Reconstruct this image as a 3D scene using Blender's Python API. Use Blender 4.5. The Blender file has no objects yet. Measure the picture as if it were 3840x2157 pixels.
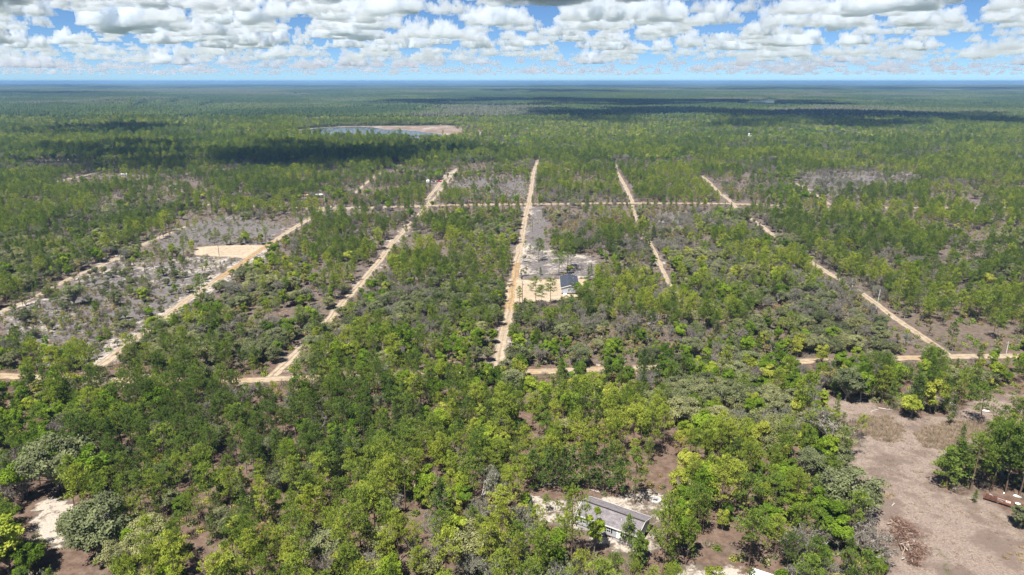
import bpy, bmesh, math, random
import numpy as np
from mathutils import Vector, Matrix

sc = bpy.context.scene
COL = sc.collection
R = math.radians

# ------------------------------------------------------------------ camera, sky, sun, exposure
CAM_H, FPX, CU, CV = 95.0, 2560.0, 1920.0, 1078.5      # drone height; focal length and centre in photo pixels
PITCH = math.atan((CV - 304.0) / FPX)
CP, SP = math.cos(PITCH), math.sin(PITCH)
cam = bpy.data.cameras.new('camera')
cam_o = bpy.data.objects.new('camera', cam)
COL.objects.link(cam_o)
cam.sensor_width = 36.0
cam.lens = 24.0
cam.clip_start = 1.0
cam.clip_end = 250000.0
cam_o.location = (0, 0, CAM_H)
cam_o.rotation_euler = (math.pi / 2 - PITCH, 0, 0)
sc.camera = cam_o

SUN_EL, SUN_AZ = R(63), R(210)                          # azimuth clockwise from +Y: behind the camera, a little to its left
SUN = Vector((math.sin(SUN_AZ) * math.cos(SUN_EL), math.cos(SUN_AZ) * math.cos(SUN_EL), math.sin(SUN_EL)))
world = bpy.data.worlds.new('World')
sc.world = world
world.use_nodes = True
wn = world.node_tree
sky = wn.nodes.new('ShaderNodeTexSky')
sky.sky_type = 'NISHITA'
sky.sun_disc = False
sky.sun_elevation = SUN_EL
sky.sun_rotation = SUN_AZ
sky.altitude = 0
sky.air_density = 0.45
sky.dust_density = 0.0
sky.ozone_density = 5.0
tint = wn.nodes.new('ShaderNodeMix')
tint.data_type = 'RGBA'
tint.blend_type = 'MULTIPLY'
tint.inputs[0].default_value = 1.0
tint.inputs[7].default_value = (.74, .88, .95, 1)
wn.links.new(sky.outputs[0], tint.inputs[6])
wn.links.new(tint.outputs[2], wn.nodes['Background'].inputs[0])
wn.nodes['Background'].inputs[1].default_value = 0.06
sun_l = bpy.data.lights.new('sun', 'SUN')
sun_l.energy = 4.8
sun_l.angle = R(0.5)
sun_l.color = (1.0, 0.95, 0.87)
sun_o = bpy.data.objects.new('sun', sun_l)
COL.objects.link(sun_o)
sun_o.rotation_euler = SUN.to_track_quat('Z', 'Y').to_euler()
sc.view_settings.view_transform = 'Standard'
sc.view_settings.look = 'None'
sc.view_settings.gamma = 1.0
sc.view_settings.use_curve_mapping = False
sc.view_settings.exposure = 1.06
sc.render.engine = 'CYCLES'
cy = sc.cycles
cy.max_bounces = 24
cy.diffuse_bounces = 4
cy.glossy_bounces = 2
cy.transmission_bounces = 4
cy.transparent_max_bounces = 8
cy.volume_bounces = 20
cy.sample_clamp_indirect = 6.0
cy.use_denoising = True
cy.denoising_prefilter = 'ACCURATE'

# ------------------------------------------------------------------ pixel <-> ground
def un(u, v, z=0.0):
    x = (u - CU) / FPX
    y = -(v - CV) / FPX
    t = (CAM_H - z) / (SP - y * CP)
    return (x * t, (CP + y * SP) * t)

def prj(X, Y, Z=0.0):
    dz = Z - CAM_H
    zc = Y * CP - dz * SP
    yc = Y * SP + dz * CP
    return CU + FPX * X / zc, CV - FPX * yc / zc, FPX / zc      # u, v, photo pixels per metre across

def vpm(v):                                                     # photo pixels per metre of a vertical post standing at row v
    a = math.atan((v - CV) / FPX)
    return FPX * math.sin(a + PITCH) / (CAM_H * math.cos(a)) * math.cos(a + PITCH)

# ------------------------------------------------------------------ noise on arrays
class VN:
    def __init__(self, seed):
        self.T = np.random.default_rng(seed).random((64, 64, 16))
    def __call__(self, x, y, z=None):
        x = np.asarray(x, float); y = np.asarray(y, float)
        z = np.zeros_like(x) if z is None else np.asarray(z, float)
        out = 0
        ix, iy, iz = np.floor(x).astype(int), np.floor(y).astype(int), np.floor(z).astype(int)
        fx, fy, fz = x - ix, y - iy, z - iz
        fx = fx * fx * (3 - 2 * fx); fy = fy * fy * (3 - 2 * fy); fz = fz * fz * (3 - 2 * fz)
        for a in (0, 1):
            for b in (0, 1):
                for c in (0, 1):
                    w = (fx if a else 1 - fx) * (fy if b else 1 - fy) * (fz if c else 1 - fz)
                    out = out + w * self.T[(ix + a) % 64, (iy + b) % 64, (iz + c) % 16]
        return out
n1, n2, n3, n4 = VN(1), VN(2), VN(3), VN(4)
def fbm(n, x, y, s, o=3):
    t, a, tot = 0, 1.0, 0
    for k in range(o):
        t = t + a * n(x / s + 17.3 * k, y / s + 9.1 * k); tot += a
        s *= 0.5; a *= 0.5
    return t / tot

def sstep(a, b, x):
    t = np.clip((x - a) / (b - a), 0, 1)
    return t * t * (3 - 2 * t)

def inpoly(u, v, pts):
    u = np.asarray(u, float); v = np.asarray(v, float)
    r = np.zeros(u.shape, bool)
    n = len(pts)
    for i in range(n):
        (x1, y1), (x2, y2) = pts[i], pts[(i + 1) % n]
        if y1 == y2: continue
        c = ((y1 > v) != (y2 > v)) & (u < (x2 - x1) * (v - y1) / (y2 - y1) + x1)
        r ^= c
    return r

# ------------------------------------------------------------------ node helpers
def mat(name):
    m = bpy.data.materials.new(name)
    m.use_nodes = True
    m.node_tree.nodes.clear()
    return m, m.node_tree
def nd(t, typ, **kw):
    n = t.nodes.new(typ)
    for k, v in kw.items():
        setattr(n, k, v)
    return n
def ln(t, a, b):
    t.links.new(a, b)
def mixc(t, fac, a, b, bt='MIX'):
    n = nd(t, 'ShaderNodeMix', data_type='RGBA', blend_type=bt)
    for s, x in ((0, fac), (6, a), (7, b)):
        if hasattr(x, 'is_linked'): ln(t, x, n.inputs[s])
        elif s == 0: n.inputs[0].default_value = x
        else: n.inputs[s].default_value = (*x, 1)
    return n.outputs[2]
def mth(t, op, a, b=None, c=None, clamp=False):
    n = nd(t, 'ShaderNodeMath', operation=op, use_clamp=clamp)
    for s, x in enumerate((a, b, c)):
        if x is None: continue
        if hasattr(x, 'is_linked'): ln(t, x, n.inputs[s])
        else: n.inputs[s].default_value = x
    return n.outputs[0]
def noise(t, vec, scale, detail=4, rough=0.6):
    n = nd(t, 'ShaderNodeTexNoise')
    n.inputs['Scale'].default_value = scale
    n.inputs['Detail'].default_value = detail
    n.inputs['Roughness'].default_value = rough
    if vec is not None: ln(t, vec, n.inputs['Vector'])
    return n.outputs[0]
def rng_map(t, x, a, b, c=0.0, d=1.0, smooth=True):
    n = nd(t, 'ShaderNodeMapRange', interpolation_type='SMOOTHSTEP' if smooth else 'LINEAR')
    ln(t, x, n.inputs[0])
    for i, k in enumerate((a, b, c, d)): n.inputs[1 + i].default_value = k
    return n.outputs[0]
def attr(t, name, typ='GEOMETRY'):
    n = nd(t, 'ShaderNodeAttribute', attribute_name=name, attribute_type=typ)
    return n
def ramp(t, fac, stops):
    n = nd(t, 'ShaderNodeValToRGB')
    e = n.color_ramp.elements
    while len(e) < len(stops): e.new(0.5)
    for k, (p, c) in zip(e, stops):
        k.position = p; k.color = (*c, 1)
    ln(t, fac, n.inputs[0])
    return n.outputs[0]
def out_surf(t, sh):
    o = nd(t, 'ShaderNodeOutputMaterial')
    ln(t, sh, o.inputs[0])
    return o
def principled(t, col, rough=0.8, spec=0.2, metal=0.0):
    p = nd(t, 'ShaderNodeBsdfPrincipled')
    if hasattr(col, 'is_linked'): ln(t, col, p.inputs['Base Color'])
    else: p.inputs['Base Color'].default_value = (*col, 1)
    p.inputs['Roughness'].default_value = rough
    p.inputs['Specular IOR Level'].default_value = spec
    p.inputs['Metallic'].default_value = metal
    return p

def plain(name, col, rough=0.8, spec=0.2, var=0.15, scale=3.0, metal=0.0, bump=0.0):
    m, t = mat(name)
    g = nd(t, 'ShaderNodeNewGeometry')
    n = noise(t, g.outputs['Position'], scale, 5, 0.65)
    f = rng_map(t, n, 0.25, 0.75, 1 - var, 1 + var)
    c = nd(t, 'ShaderNodeVectorMath', operation='SCALE')
    c.inputs[0].default_value = col
    ln(t, f, c.inputs['Scale'])
    p = principled(t, c.outputs[0], rough, spec, metal)
    if bump:
        b = nd(t, 'ShaderNodeBump'); b.inputs['Strength'].default_value = bump; b.inputs['Distance'].default_value = 0.05
        ln(t, n, b.inputs['Height']); ln(t, b.outputs[0], p.inputs['Normal'])
    out_surf(t, p.outputs[0])
    return m

def foliage(name, stops, trans=0.3, vlo=0.56, vhi=1.52):
    """leaf colour by the tree's own tone (custom property or instance attribute) and a little from leaf to leaf"""
    m, t = mat(name)
    tone = attr(t, 'tone', 'INSTANCER').outputs['Fac']
    vary = attr(t, 'vary').outputs['Fac']
    tt = mth(t, 'ADD', tone, mth(t, 'MULTIPLY', mth(t, 'SUBTRACT', vary, 0.5), 0.25), clamp=True)
    c = ramp(t, tt, stops)
    k = rng_map(t, vary, 0, 1, vlo, vhi, False)
    s = nd(t, 'ShaderNodeVectorMath', operation='SCALE')
    ln(t, c, s.inputs[0]); ln(t, k, s.inputs['Scale'])
    d = nd(t, 'ShaderNodeBsdfDiffuse'); ln(t, s.outputs[0], d.inputs[0])
    tr = nd(t, 'ShaderNodeBsdfTranslucent')
    tc = mixc(t, 1.0, s.outputs[0], (1.25, 1.25, 0.6), 'MULTIPLY')
    ln(t, tc, tr.inputs[0])
    mx = nd(t, 'ShaderNodeMixShader'); mx.inputs[0].default_value = trans
    ln(t, d.outputs[0], mx.inputs[1]); ln(t, tr.outputs[0], mx.inputs[2])
    out_surf(t, mx.outputs[0])
    return m

# ------------------------------------------------------------------ meshes from arrays
def npmesh(name, V, T, mats, mi=None, fattr=None, vattr=None, smooth=False):
    V = np.ascontiguousarray(V, np.float32); T = np.ascontiguousarray(T, np.int32)
    k = T.shape[1]
    me = bpy.data.meshes.new(name)
    me.vertices.add(len(V)); me.vertices.foreach_set('co', V.ravel())
    me.loops.add(T.size); me.loops.foreach_set('vertex_index', T.ravel())
    me.polygons.add(len(T)); me.polygons.foreach_set('loop_start', np.arange(0, T.size, k, dtype=np.int32))
    for m in mats: me.materials.append(m)
    if mi is not None: me.polygons.foreach_set('material_index', np.ascontiguousarray(mi, np.int32))
    if smooth: me.polygons.foreach_set('use_smooth', np.ones(len(T), bool))
    me.update(calc_edges=True)
    for n, a in (fattr or {}).items():
        at = me.attributes.new(n, 'FLOAT', 'FACE'); at.data.foreach_set('value', np.ascontiguousarray(a, np.float32))
    for n, a in (vattr or {}).items():
        at = me.attributes.new(n, 'FLOAT', 'POINT'); at.data.foreach_set('value', np.ascontiguousarray(a, np.float32))
    return me

def link(name, me, parent=None, loc=None, rot=None, scale=None, **props):
    o = bpy.data.objects.new(name, me)
    COL.objects.link(o)
    if parent is not None: o.parent = parent
    if loc is not None: o.location = loc
    if rot is not None: o.rotation_euler = rot
    if scale is not None: o.scale = scale
    for k, v in props.items(): o[k] = v
    return o
def thing(name, label, cat, loc=(0, 0, 0), rotz=0.0, group=None, me=None):
    o = link(name, me, None, loc, (0, 0, rotz), label=label, category=cat)
    if group: o['group'] = group
    return o

class MB:
    """collects boxes, prisms and bars into one mesh"""
    def __init__(self): self.v, self.f = [], []
    def add(self, v, f):
        o = len(self.v); self.v += [tuple(p) for p in v]; self.f += [tuple(i + o for i in q) for q in f]; return self
    def box(self, x0, x1, y0, y1, z0, z1):
        return self.add([(x0, y0, z0), (x1, y0, z0), (x1, y1, z0), (x0, y1, z0), (x0, y0, z1), (x1, y0, z1), (x1, y1, z1), (x0, y1, z1)],
                        [(3, 2, 1, 0), (4, 5, 6, 7), (0, 1, 5, 4), (1, 2, 6, 5), (2, 3, 7, 6), (3, 0, 4, 7)])
    def prism(self, prof, x0, x1):
        """profile of (y, z) points, extruded along x"""
        n = len(prof)
        v = [(x0, y, z) for y, z in prof] + [(x1, y, z) for y, z in prof]
        f = [tuple(range(n))[::-1], tuple(range(n, 2 * n))] + [(i, (i + 1) % n, n + (i + 1) % n, n + i) for i in range(n)]
        return self.add(v, f)
    def tube(self, pts, rad, sides=8, cap=True):
        pts = [Vector(p) for p in pts]
        rad = rad if isinstance(rad, (list, tuple)) else [rad] * len(pts)
        rings = []
        for i, p in enumerate(pts):
            d = (pts[min(i + 1, len(pts) - 1)] - pts[max(i - 1, 0)]).normalized()
            a = d.orthogonal().normalized(); b = d.cross(a)
            rings.append([p + (a * math.cos(2 * math.pi * k / sides) + b * math.sin(2 * math.pi * k / sides)) * rad[i] for k in range(sides)])
        v = [q for r in rings for q in r]
        f = [(i * sides + k, i * sides + (k + 1) % sides, (i + 1) * sides + (k + 1) % sides, (i + 1) * sides + k) for i in range(len(pts) - 1) for k in range(sides)]
        if cap: f += [tuple(range(sides))[::-1], tuple(range((len(pts) - 1) * sides, len(pts) * sides))]
        return self.add(v, f)
    def mesh(self, name, m):
        me = bpy.data.meshes.new(name); me.from_pydata(self.v, [], self.f); me.materials.append(m); me.update(); return me
    def build(self, name, m, parent=None, **kw):
        return link(name, self.mesh(name, m), parent, **kw)

# ------------------------------------------------------------------ roads (traced on the ground, photo pixels -> metres)
def hgt(x, y):
    """the land far off rolls a little"""
    x = np.asarray(x, float); y = np.asarray(y, float)
    return sstep(2600, 6500, np.hypot(x, y)) * (fbm(n4, x + 9000, y, 3800, 2)) * 42

# name, label, width, tint (0 pale .. 1 orange), track depth, points, visible
ROADS = [
 ('sand_road', 'main pale sand road running straight away up the middle', 4.7, .25, [(1868, 1400), (1872, 1335), (1873, 1297), (1893, 1237), (1907, 1190), (1916, 1137), (1925, 1073), (1935, 998), (1949, 928), (1964, 849), (1977, 784), (1984, 759), (1992, 714), (1999, 650), (2017, 600)], 1),
 ('sand_road', 'pale sand road on the near left of the main road, crossing the far cross road', 4.6, .2, [(1000, 1432), (1060, 1385), (1103, 1327), (1150, 1285), (1207, 1232), (1267, 1153), (1355, 1058), (1429, 973), (1454, 933), (1479, 903), (1529, 849), (1574, 806), (1599, 772)], 1),
 ('sand_road', 'sand road with an orange stretch beside the bare sand pad', 5.0, .45, [(360, 1382), (388, 1357), (450, 1320), (540, 1250), (607, 1192), (647, 1167), (697, 1122), (796, 1063), (846, 1028), (921, 978), (995, 923), (1045, 893), (1095, 859), (1170, 816), (1230, 776)], 1),
 ('sand_track', 'narrow sand track furthest to the west through the open scrub', 3.6, .15, [(-40, 1185), (0, 1167), (75, 1140), (174, 1095), (234, 1058), (279, 1033), (324, 1020), (373, 1000), (448, 961), (560, 905), (697, 849)], 1),
 ('sand_track', 'white sand track far off in the north west, ending in forest', 4.2, .15, [(25, 714), (90, 703), (216, 680), (269, 669), (335, 654), (433, 632)], 1),
 ('sand_track', 'short sand track continuing beyond the far cross road toward the lake', 3.6, .2, [(1330, 725), (1355, 704), (1399, 664), (1444, 640)], 1),
 ('sand_track', 'twin-rutted sand track passing the white camper', 4.4, .1, [(1608, 768), (1599, 749), (1638, 704), (1668, 664), (1685, 648), (1733, 624)], 1),
 ('sand_track', 'second sand track close beside the twin-rutted one', 3.2, .1, [(1612, 762), (1630, 745), (1650, 716), (1672, 690), (1690, 668), (1703, 652), (1720, 637)], 1),
 ('sand_road', 'pale sand road beyond the far cross road, next to the east', 4.4, .15, [(2300, 615), (2320, 657), (2332, 680), (2345, 699), (2370, 754), (2372, 764)], 1),
 ('sand_track', 'faint grassy sand track on the east of the slate-roofed house', 2.8, .1, [(2370, 770), (2376, 794), (2395, 840), (2420, 883), (2450, 933), (2480, 1000), (2499, 1043), (2540, 1110), (2600, 1180), (2606, 1200)], 1),
 ('sand_road', 'sand road in the east, running down through the pines to the near cross road', 4.0, .15, [(2635, 660), (2674, 699), (2709, 734), (2744, 757), (2759, 779), (2819, 824), (2859, 849), (2908, 888), (2970, 935), (3033, 978), (3078, 1008), (3122, 1033), (3180, 1068), (3232, 1098), (3282, 1137), (3356, 1192), (3406, 1232), (3456, 1257), (3518, 1297), (3563, 1338)], 1),
 ('sand_track', 'short sand track in the far north east scrub', 4.4, .15, [(2983, 687), (3033, 717), (3078, 742), (3110, 768)], 1),
 ('cross_road', 'far cross road of pale sand running across the whole view', 7.0, .35, [(700, 766), (851, 771), (1000, 776), (1130, 781), (1214, 781), (1330, 781), (1504, 776), (1599, 772), (1728, 769), (1967, 767), (2176, 764), (2365, 762), (2559, 763), (2709, 764), (2769, 765), (2908, 771), (3157, 779), (3456, 780), (3655, 780), (3900, 781)], 1),
 ('cross_road', 'near cross road of orange and pale sand half hidden by trees', 5.2, .38, [(-60, 1408), (0, 1409), (90, 1411), (300, 1424), (596, 1432), (894, 1432), (1000, 1424), (1160, 1414), (1500, 1408), (1789, 1401), (2000, 1393), (2236, 1386), (2564, 1379), (2832, 1357), (3130, 1356), (3369, 1342), (3600, 1339), (3900, 1336)], 1),
]
def resample(P, step):
    P = np.array(P, float)
    d = np.r_[0, np.cumsum(np.hypot(*np.diff(P, axis=0).T))]
    # smooth (Catmull-like) by dense linear sampling and a moving average
    s = np.linspace(0, d[-1], max(int(d[-1] / step), 4))
    Q = np.c_[np.interp(s, d, P[:, 0]), np.interp(s, d, P[:, 1])]
    k = 5
    for _ in range(2):
        pad = np.r_[[2 * Q[0] - Q[i] for i in range(k, 0, -1)], Q, [2 * Q[-1] - Q[-1 - i] for i in range(1, k + 1)]]
        Q = np.stack([np.convolve(pad[:, j], np.ones(2 * k + 1) / (2 * k + 1), 'valid') for j in (0, 1)], 1)
    return Q

PADS = [   # name, label, tint, polygon in photo pixels
 ('sand_pad', 'bare graded sand pad beside the orange stretch of road', -.25, [(727, 945), (735, 928), (800, 922), (900, 919), (1000, 920), (1003, 928), (960, 950), (925, 970), (880, 966), (800, 962), (725, 957)]),
 ('driveway', 'broad sandy driveway leading from the main road to the slate-roofed house', .22, [(1890, 1072), (1912, 1045), (1932, 1046), (1990, 1050), (2095, 1047), (2200, 1045), (2212, 1075), (2200, 1100), (2160, 1122), (2060, 1132), (1985, 1130), (1955, 1128), (1932, 1150), (1900, 1170), (1893, 1120)]),
 ('house_yard', 'pale sandy yard round the grey-roofed house', .08, [(1975, 1850), (2040, 1850), (2110, 1862), (2190, 1865), (2260, 1868), (2360, 1872), (2400, 1858), (2440, 1835), (2520, 1855), (2535, 1885), (2500, 1925), (2470, 1965), (2450, 2010), (2470, 2050), (2420, 2085), (2330, 2080), (2280, 2040), (2262, 2060), (2240, 2015), (2100, 2000), (2080, 1960), (2040, 1950), (1990, 1930), (1965, 1890)]),
 ('sand_patch', 'white sand patch in the bottom clearing', .02, [(118, 1950), (140, 1900), (180, 1862), (240, 1868), (285, 1930), (292, 1990), (245, 2045), (165, 2040), (120, 1995)]),
 ('sand_patch', 'pale sand heaps beside the white tin roof', .04, [(2560, 2100), (2620, 2080), (2700, 2110), (2800, 2125), (2830, 2200), (2560, 2220), (2540, 2150)]),
]
# ---- one-metre raster of what is road or pad: x -900..900, y 60..1100
RX0, RY0, RW, RH = -900, 60, 1800, 1040
road_m = np.zeros((RH, RW), np.float32)
def stamp(P, r, val=1.0):
    for x, y in P:
        i0, i1 = int(y - RY0 - r), int(y - RY0 + r) + 1
        j0, j1 = int(x - RX0 - r), int(x - RX0 + r) + 1
        if i1 < 0 or j1 < 0 or i0 >= RH or j0 >= RW: continue
        i0, j0, i1, j1 = max(i0, 0), max(j0, 0), min(i1, RH - 1), min(j1, RW - 1)
        if i1 <= i0 or j1 <= j0: continue
        yy, xx = np.mgrid[i0:i1, j0:j1]
        road_m[i0:i1, j0:j1] = np.maximum(road_m[i0:i1, j0:j1], val * (np.hypot(xx + RX0 + .5 - x, yy + RY0 + .5 - y) < r))
ROADW = []
for nm, lab, w, tint, pts, vis in ROADS:
    Q = resample([un(u, v) for u, v in pts], 2.5)
    ROADW.append(Q)
    stamp(Q, w / 2 + .7)
yy, xx = np.mgrid[0:RH, 0:RW]
RU, RV, _ = prj(xx + RX0 + .5, yy + RY0 + .5)
for nm, lab, tint, pts in PADS[:2]:
    road_m[inpoly(RU, RV, pts)] = 1
def blur(a, r):
    for ax in (0, 1):
        k = np.ones(2 * r + 1) / (2 * r + 1)
        a = np.apply_along_axis(lambda z: np.convolve(z, k, 'same'), ax, a)
    return a
verge = blur(blur(road_m, 3), 3)
def look(a, x, y):
    i = np.clip((np.asarray(y) - RY0).astype(int), 0, RH - 1); j = np.clip((np.asarray(x) - RX0).astype(int), 0, RW - 1)
    ok = (np.asarray(x) > RX0) & (np.asarray(x) < RX0 + RW) & (np.asarray(y) > RY0) & (np.asarray(y) < RY0 + RH)
    return np.where(ok, a[i, j], 0)

# ------------------------------------------------------------------ areas (photo pixels on the ground)
FIELD = [(3062, 1478), (3140, 1490), (3214, 1512), (3262, 1500), (3330, 1535), (3420, 1560), (3560, 1560), (3640, 1530), (3720, 1480), (3850, 1478), (3900, 1560), (3800, 1620), (3711, 1625), (3560, 1690), (3501, 1766), (3527, 1834), (3640, 1862), (3684, 1872), (3850, 1960), (3900, 1995), (3900, 2250), (3330, 2250), (3318, 2080), (3230, 2010), (3190, 1960), (3255, 1900), (3222, 1818), (3146, 1745), (3230, 1680), (3240, 1600), (3120, 1545), (3055, 1520)]
CLEAR = [(20, 1920), (90, 1880), (170, 1820), (240, 1840), (290, 1930), (310, 2010), (270, 2060), (330, 2075), (420, 2080), (430, 2157), (420, 2240), (150, 2240), (130, 2130), (60, 2010)]
YARD1 = PADS[2][3]
BEHIND = [(1960, 1830), (2010, 1790), (2200, 1800), (2330, 1810), (2460, 1790), (2500, 1660), (2540, 1680), (2520, 1790), (2540, 1860), (2400, 1880), (2200, 1870), (2000, 1855)]
FRONT1 = [(2170, 2040), (2260, 2060), (2300, 2120), (2350, 2160), (2330, 2230), (2150, 2230), (2120, 2120)]
TINYARD = [(2560, 2080), (2680, 2040), (2800, 2020), (2850, 2090), (2900, 2250), (2540, 2250)]
OPEN1 = [(0, 1160), (174, 1110), (330, 1030), (448, 975), (560, 990), (720, 960), (930, 970), (1000, 925), (1060, 895), (990, 990), (860, 1060), (760, 1120), (640, 1200), (520, 1260), (400, 1350), (250, 1375), (150, 1370), (130, 1290), (0, 1290)]
PURPLE = [(640, 870), (700, 845), (860, 805), (1090, 845), (990, 915), (735, 920), (700, 950), (650, 960), (560, 940)]
STRIP = [(1990, 775), (2062, 775), (2056, 880), (2050, 950), (2120, 955), (2225, 965), (2235, 1040), (2100, 1045), (1932, 1045), (1945, 1000), (1970, 860)]
GREY_A = [(1655, 745), (1720, 670), (1800, 660), (1980, 655), (1978, 752)]
GREY_B = [(2980, 655), (3100, 640), (3440, 645), (3440, 700), (3100, 730), (3040, 715)]
GREY_C = [(2440, 790), (2700, 795), (2690, 850), (2440, 880)]
DENSE_L = [(-200, 720), (560, 740), (650, 850), (640, 950), (560, 900), (448, 955), (320, 1010), (230, 1045), (0, 1150), (-200, 1200)]
LAKE_MUD = [(1085, 490), (1150, 483), (1222, 478), (1290, 473), (1380, 473), (1540, 472), (1680, 470), (1745, 475), (1810, 488), (1830, 500), (1790, 520), (1700, 522), (1500, 516), (1300, 512), (1120, 500)]
LAKE = [(1100, 492), (1150, 486), (1200, 481), (1280, 477), (1340, 476), (1400, 478), (1450, 487), (1480, 486), (1560, 491), (1590, 496), (1650, 504), (1740, 512), (1760, 519), (1600, 522), (1300, 518), (1150, 502)]

def near(u, v, P): return inpoly(u, v, P)

def cover(x, y):
    """what lies on the ground: sand, straw, purple scrub, dry grass, green, each 0..1"""
    x = np.asarray(x, float); y = np.asarray(y, float)
    wx = x + (fbm(n1, x, y, 9) - .5) * 7
    wy = y + (fbm(n2, x, y, 9) - .5) * 7
    u, v, _ = prj(wx, np.maximum(wy, 40))
    s = np.zeros(x.shape); straw = np.zeros(x.shape); pur = np.zeros(x.shape); dry = np.zeros(x.shape); grn = np.zeros(x.shape)
    far = y > 880
    # background by depth
    straw += np.where(y < 222, .72, np.where(y < 300, .42, .2)) * (~far)
    pur += np.where(y < 222, .12, np.where(y < 300, .45, .75)) * (~far)
    s += np.where(y < 222, .24, np.where(y < 300, .3, .38)) * (~far)
    grn += np.where(far, .8, 0)
    pat = fbm(n3, x, y, 60, 3)
    s += (pat - .5) * .55 * (~far)
    for P, a in ((OPEN1, .58), (STRIP, .48), ([(1945, 905), (2065, 930), (2230, 965), (2240, 1040), (2100, 1045), (1932, 1045)], .66), (PURPLE, .45), (GREY_A, .38), (GREY_B, .5), (GREY_C, .4)):
        k = near(u, v, P)
        s = np.where(k, a + (pat - .5) * .5 + (fbm(n1, x, y, 7, 2) - .5) * .35, s); pur = np.where(k, 1.0, pur); straw = np.where(k, .08, straw)
    k = near(u, v, FIELD)
    dry = np.where(k, 1, dry); straw = np.where(k, .15, straw); pur = np.where(k, .15, pur); s = np.where(k, .1, s)
    for P, a in ((CLEAR, .3), (BEHIND, .34), (FRONT1, .22), (TINYARD, .5)):
        k = near(u, v, P); s = np.where(k, a, s); straw = np.where(k, .75, straw); pur = np.where(k, 0, pur)
    k = near(u, v, [(3490, 2010), (3520, 2030), (3545, 2090), (3580, 2200), (3550, 2220), (3520, 2120)]); grn = np.where(k, .5, grn)
    k = near(u, v, [(3180, 1870), (3300, 1870), (3290, 2010), (3250, 2000)]); grn = np.where(k, .35, grn)
    for P, a in ((YARD1, .80), (PADS[3][3], .93), (PADS[4][3], .78)):
        k = near(u, v, P); s = np.where(k, a, s); straw = np.where(k, .1, straw)
    straw = np.where(near(u, v, [(3660, 1925), (3720, 1935), (3790, 1965), (3900, 2035), (3900, 2052), (3780, 1978), (3710, 1945), (3660, 1935)]), .8, straw)
    dry = np.where(straw > .75, dry * .45, dry)
    vg = look(verge, x, y)
    s = s + vg * .42
    return np.clip(s, 0, 1.3), np.clip(straw, 0, 1), np.clip(pur, 0, 1), dry, grn

# ------------------------------------------------------------------ the ground: one sheet to the horizon
def axis(lo, hi, step, ends):
    a = list(np.arange(lo, hi + 1e-6, step))
    for sgn, end in ((-1, ends[0]), (1, ends[1])):
        p = a[0] if sgn < 0 else a[-1]; d = step
        while abs(p) < abs(end) and d < 9e3:
            d = min(d * 1.12, 5000); p = p + sgn * d
            if sgn < 0: a.insert(0, p)
            else: a.append(p)
    return np.array(a)
gx = axis(-440, 440, 2.2, (-42000, 42000))
gy = np.r_[[q for q in axis(90, 298.5, 1.5, (-12000, 90)) if q < 299], [q for q in axis(300, 880, 3.2, (300, 42000)) if q >= 299]]
GX, GY = np.meshgrid(gx, gy)
cov = cover(GX.ravel(), GY.ravel())
gz = hgt(GX.ravel(), GY.ravel()) + 0
nx, ny = len(gx), len(gy)
idx = np.arange(nx * ny).reshape(ny, nx)
quads = np.stack([idx[:-1, :-1], idx[:-1, 1:], idx[1:, 1:], idx[1:, :-1]], -1).reshape(-1, 4)

m_ground, t = mat('ground')
geo = nd(t, 'ShaderNodeNewGeometry'); pos = geo.outputs['Position']
A = {k: attr(t, k).outputs['Fac'] for k in ('sand', 'straw', 'purple', 'dry', 'green')}
nA, nB, nC, nD = noise(t, pos, 0.11, 5), noise(t, pos, 0.55, 6, .7), noise(t, pos, 2.2, 4, .7), noise(t, pos, 0.02, 4)
base = mixc(t, rng_map(t, nB, .3, .7), (0.090, 0.071, 0.055), (0.159, 0.131, 0.105))
pu = mixc(t, rng_map(t, nB, .3, .7), 
    (.088, .068, .058), (.172, .140, .122))
st = mixc(t, rng_map(t, nB, .28, .72), (.088, .057, .042), (.176, .124, .096))
dg = mixc(t, rng_map(t, nC, .28, .72), (.150, .114, .098), (.285, .228, .192))
dg = mixc(t, mth(t, 'MULTIPLY', rng_map(t, nB, .50, .66), .6), dg, (.285, .240, .190))
dg = mixc(t, mth(t, 'MULTIPLY', rng_map(t, nA, .47, .60), .75), dg, (.130, .098, .082))
gr = mixc(t, rng_map(t, nC, .3, .7), (0.030, 0.047, 0.015), (0.073, 0.103, 0.030))
sa = mixc(t, rng_map(t, nC, .25, .75), (0.310, 0.258, 0.211), (0.464, 0.421, 0.370))
c = mixc(t, rng_map(t, mth(t, 'ADD', A['purple'], mth(t, 'SUBTRACT', nA, .5)), .35, .65), base, pu)
c = mixc(t, rng_map(t, A['purple'], .88, 1.0), c, mixc(t, rng_map(t, nB, .3, .7), (.088, .077, .074), (.178, .162, .156)))
c = mixc(t, rng_map(t, mth(t, 'ADD', A['straw'], mth(t, 'MULTIPLY', mth(t, 'SUBTRACT', nA, .5), 1.6)), .3, .75), c, st)
c = mixc(t, A['dry'], c, dg)
c = mixc(t, rng_map(t, mth(t, 'ADD', A['green'], mth(t, 'MULTIPLY', mth(t, 'SUBTRACT', nB, .5), 1.2)), .3, .8), c, gr)
sn = mth(t, 'ADD', mth(t, 'MULTIPLY', nA, .5), mth(t, 'MULTIPLY', nB, .5))
sfac = rng_map(t, mth(t, 'ADD', A['sand'], mth(t, 'MULTIPLY', mth(t, 'SUBTRACT', sn, .5), 2.4)), .62, .9)
c = mixc(t, sfac, c, sa)
p = principled(t, c, .95, .05)
b = nd(t, 'ShaderNodeBump'); b.inputs['Strength'].default_value = .6; b.inputs['Distance'].default_value = .25
ln(t, nC, b.inputs['Height']); ln(t, b.outputs[0], p.inputs['Normal'])
out_surf(t, p.outputs[0])
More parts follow.
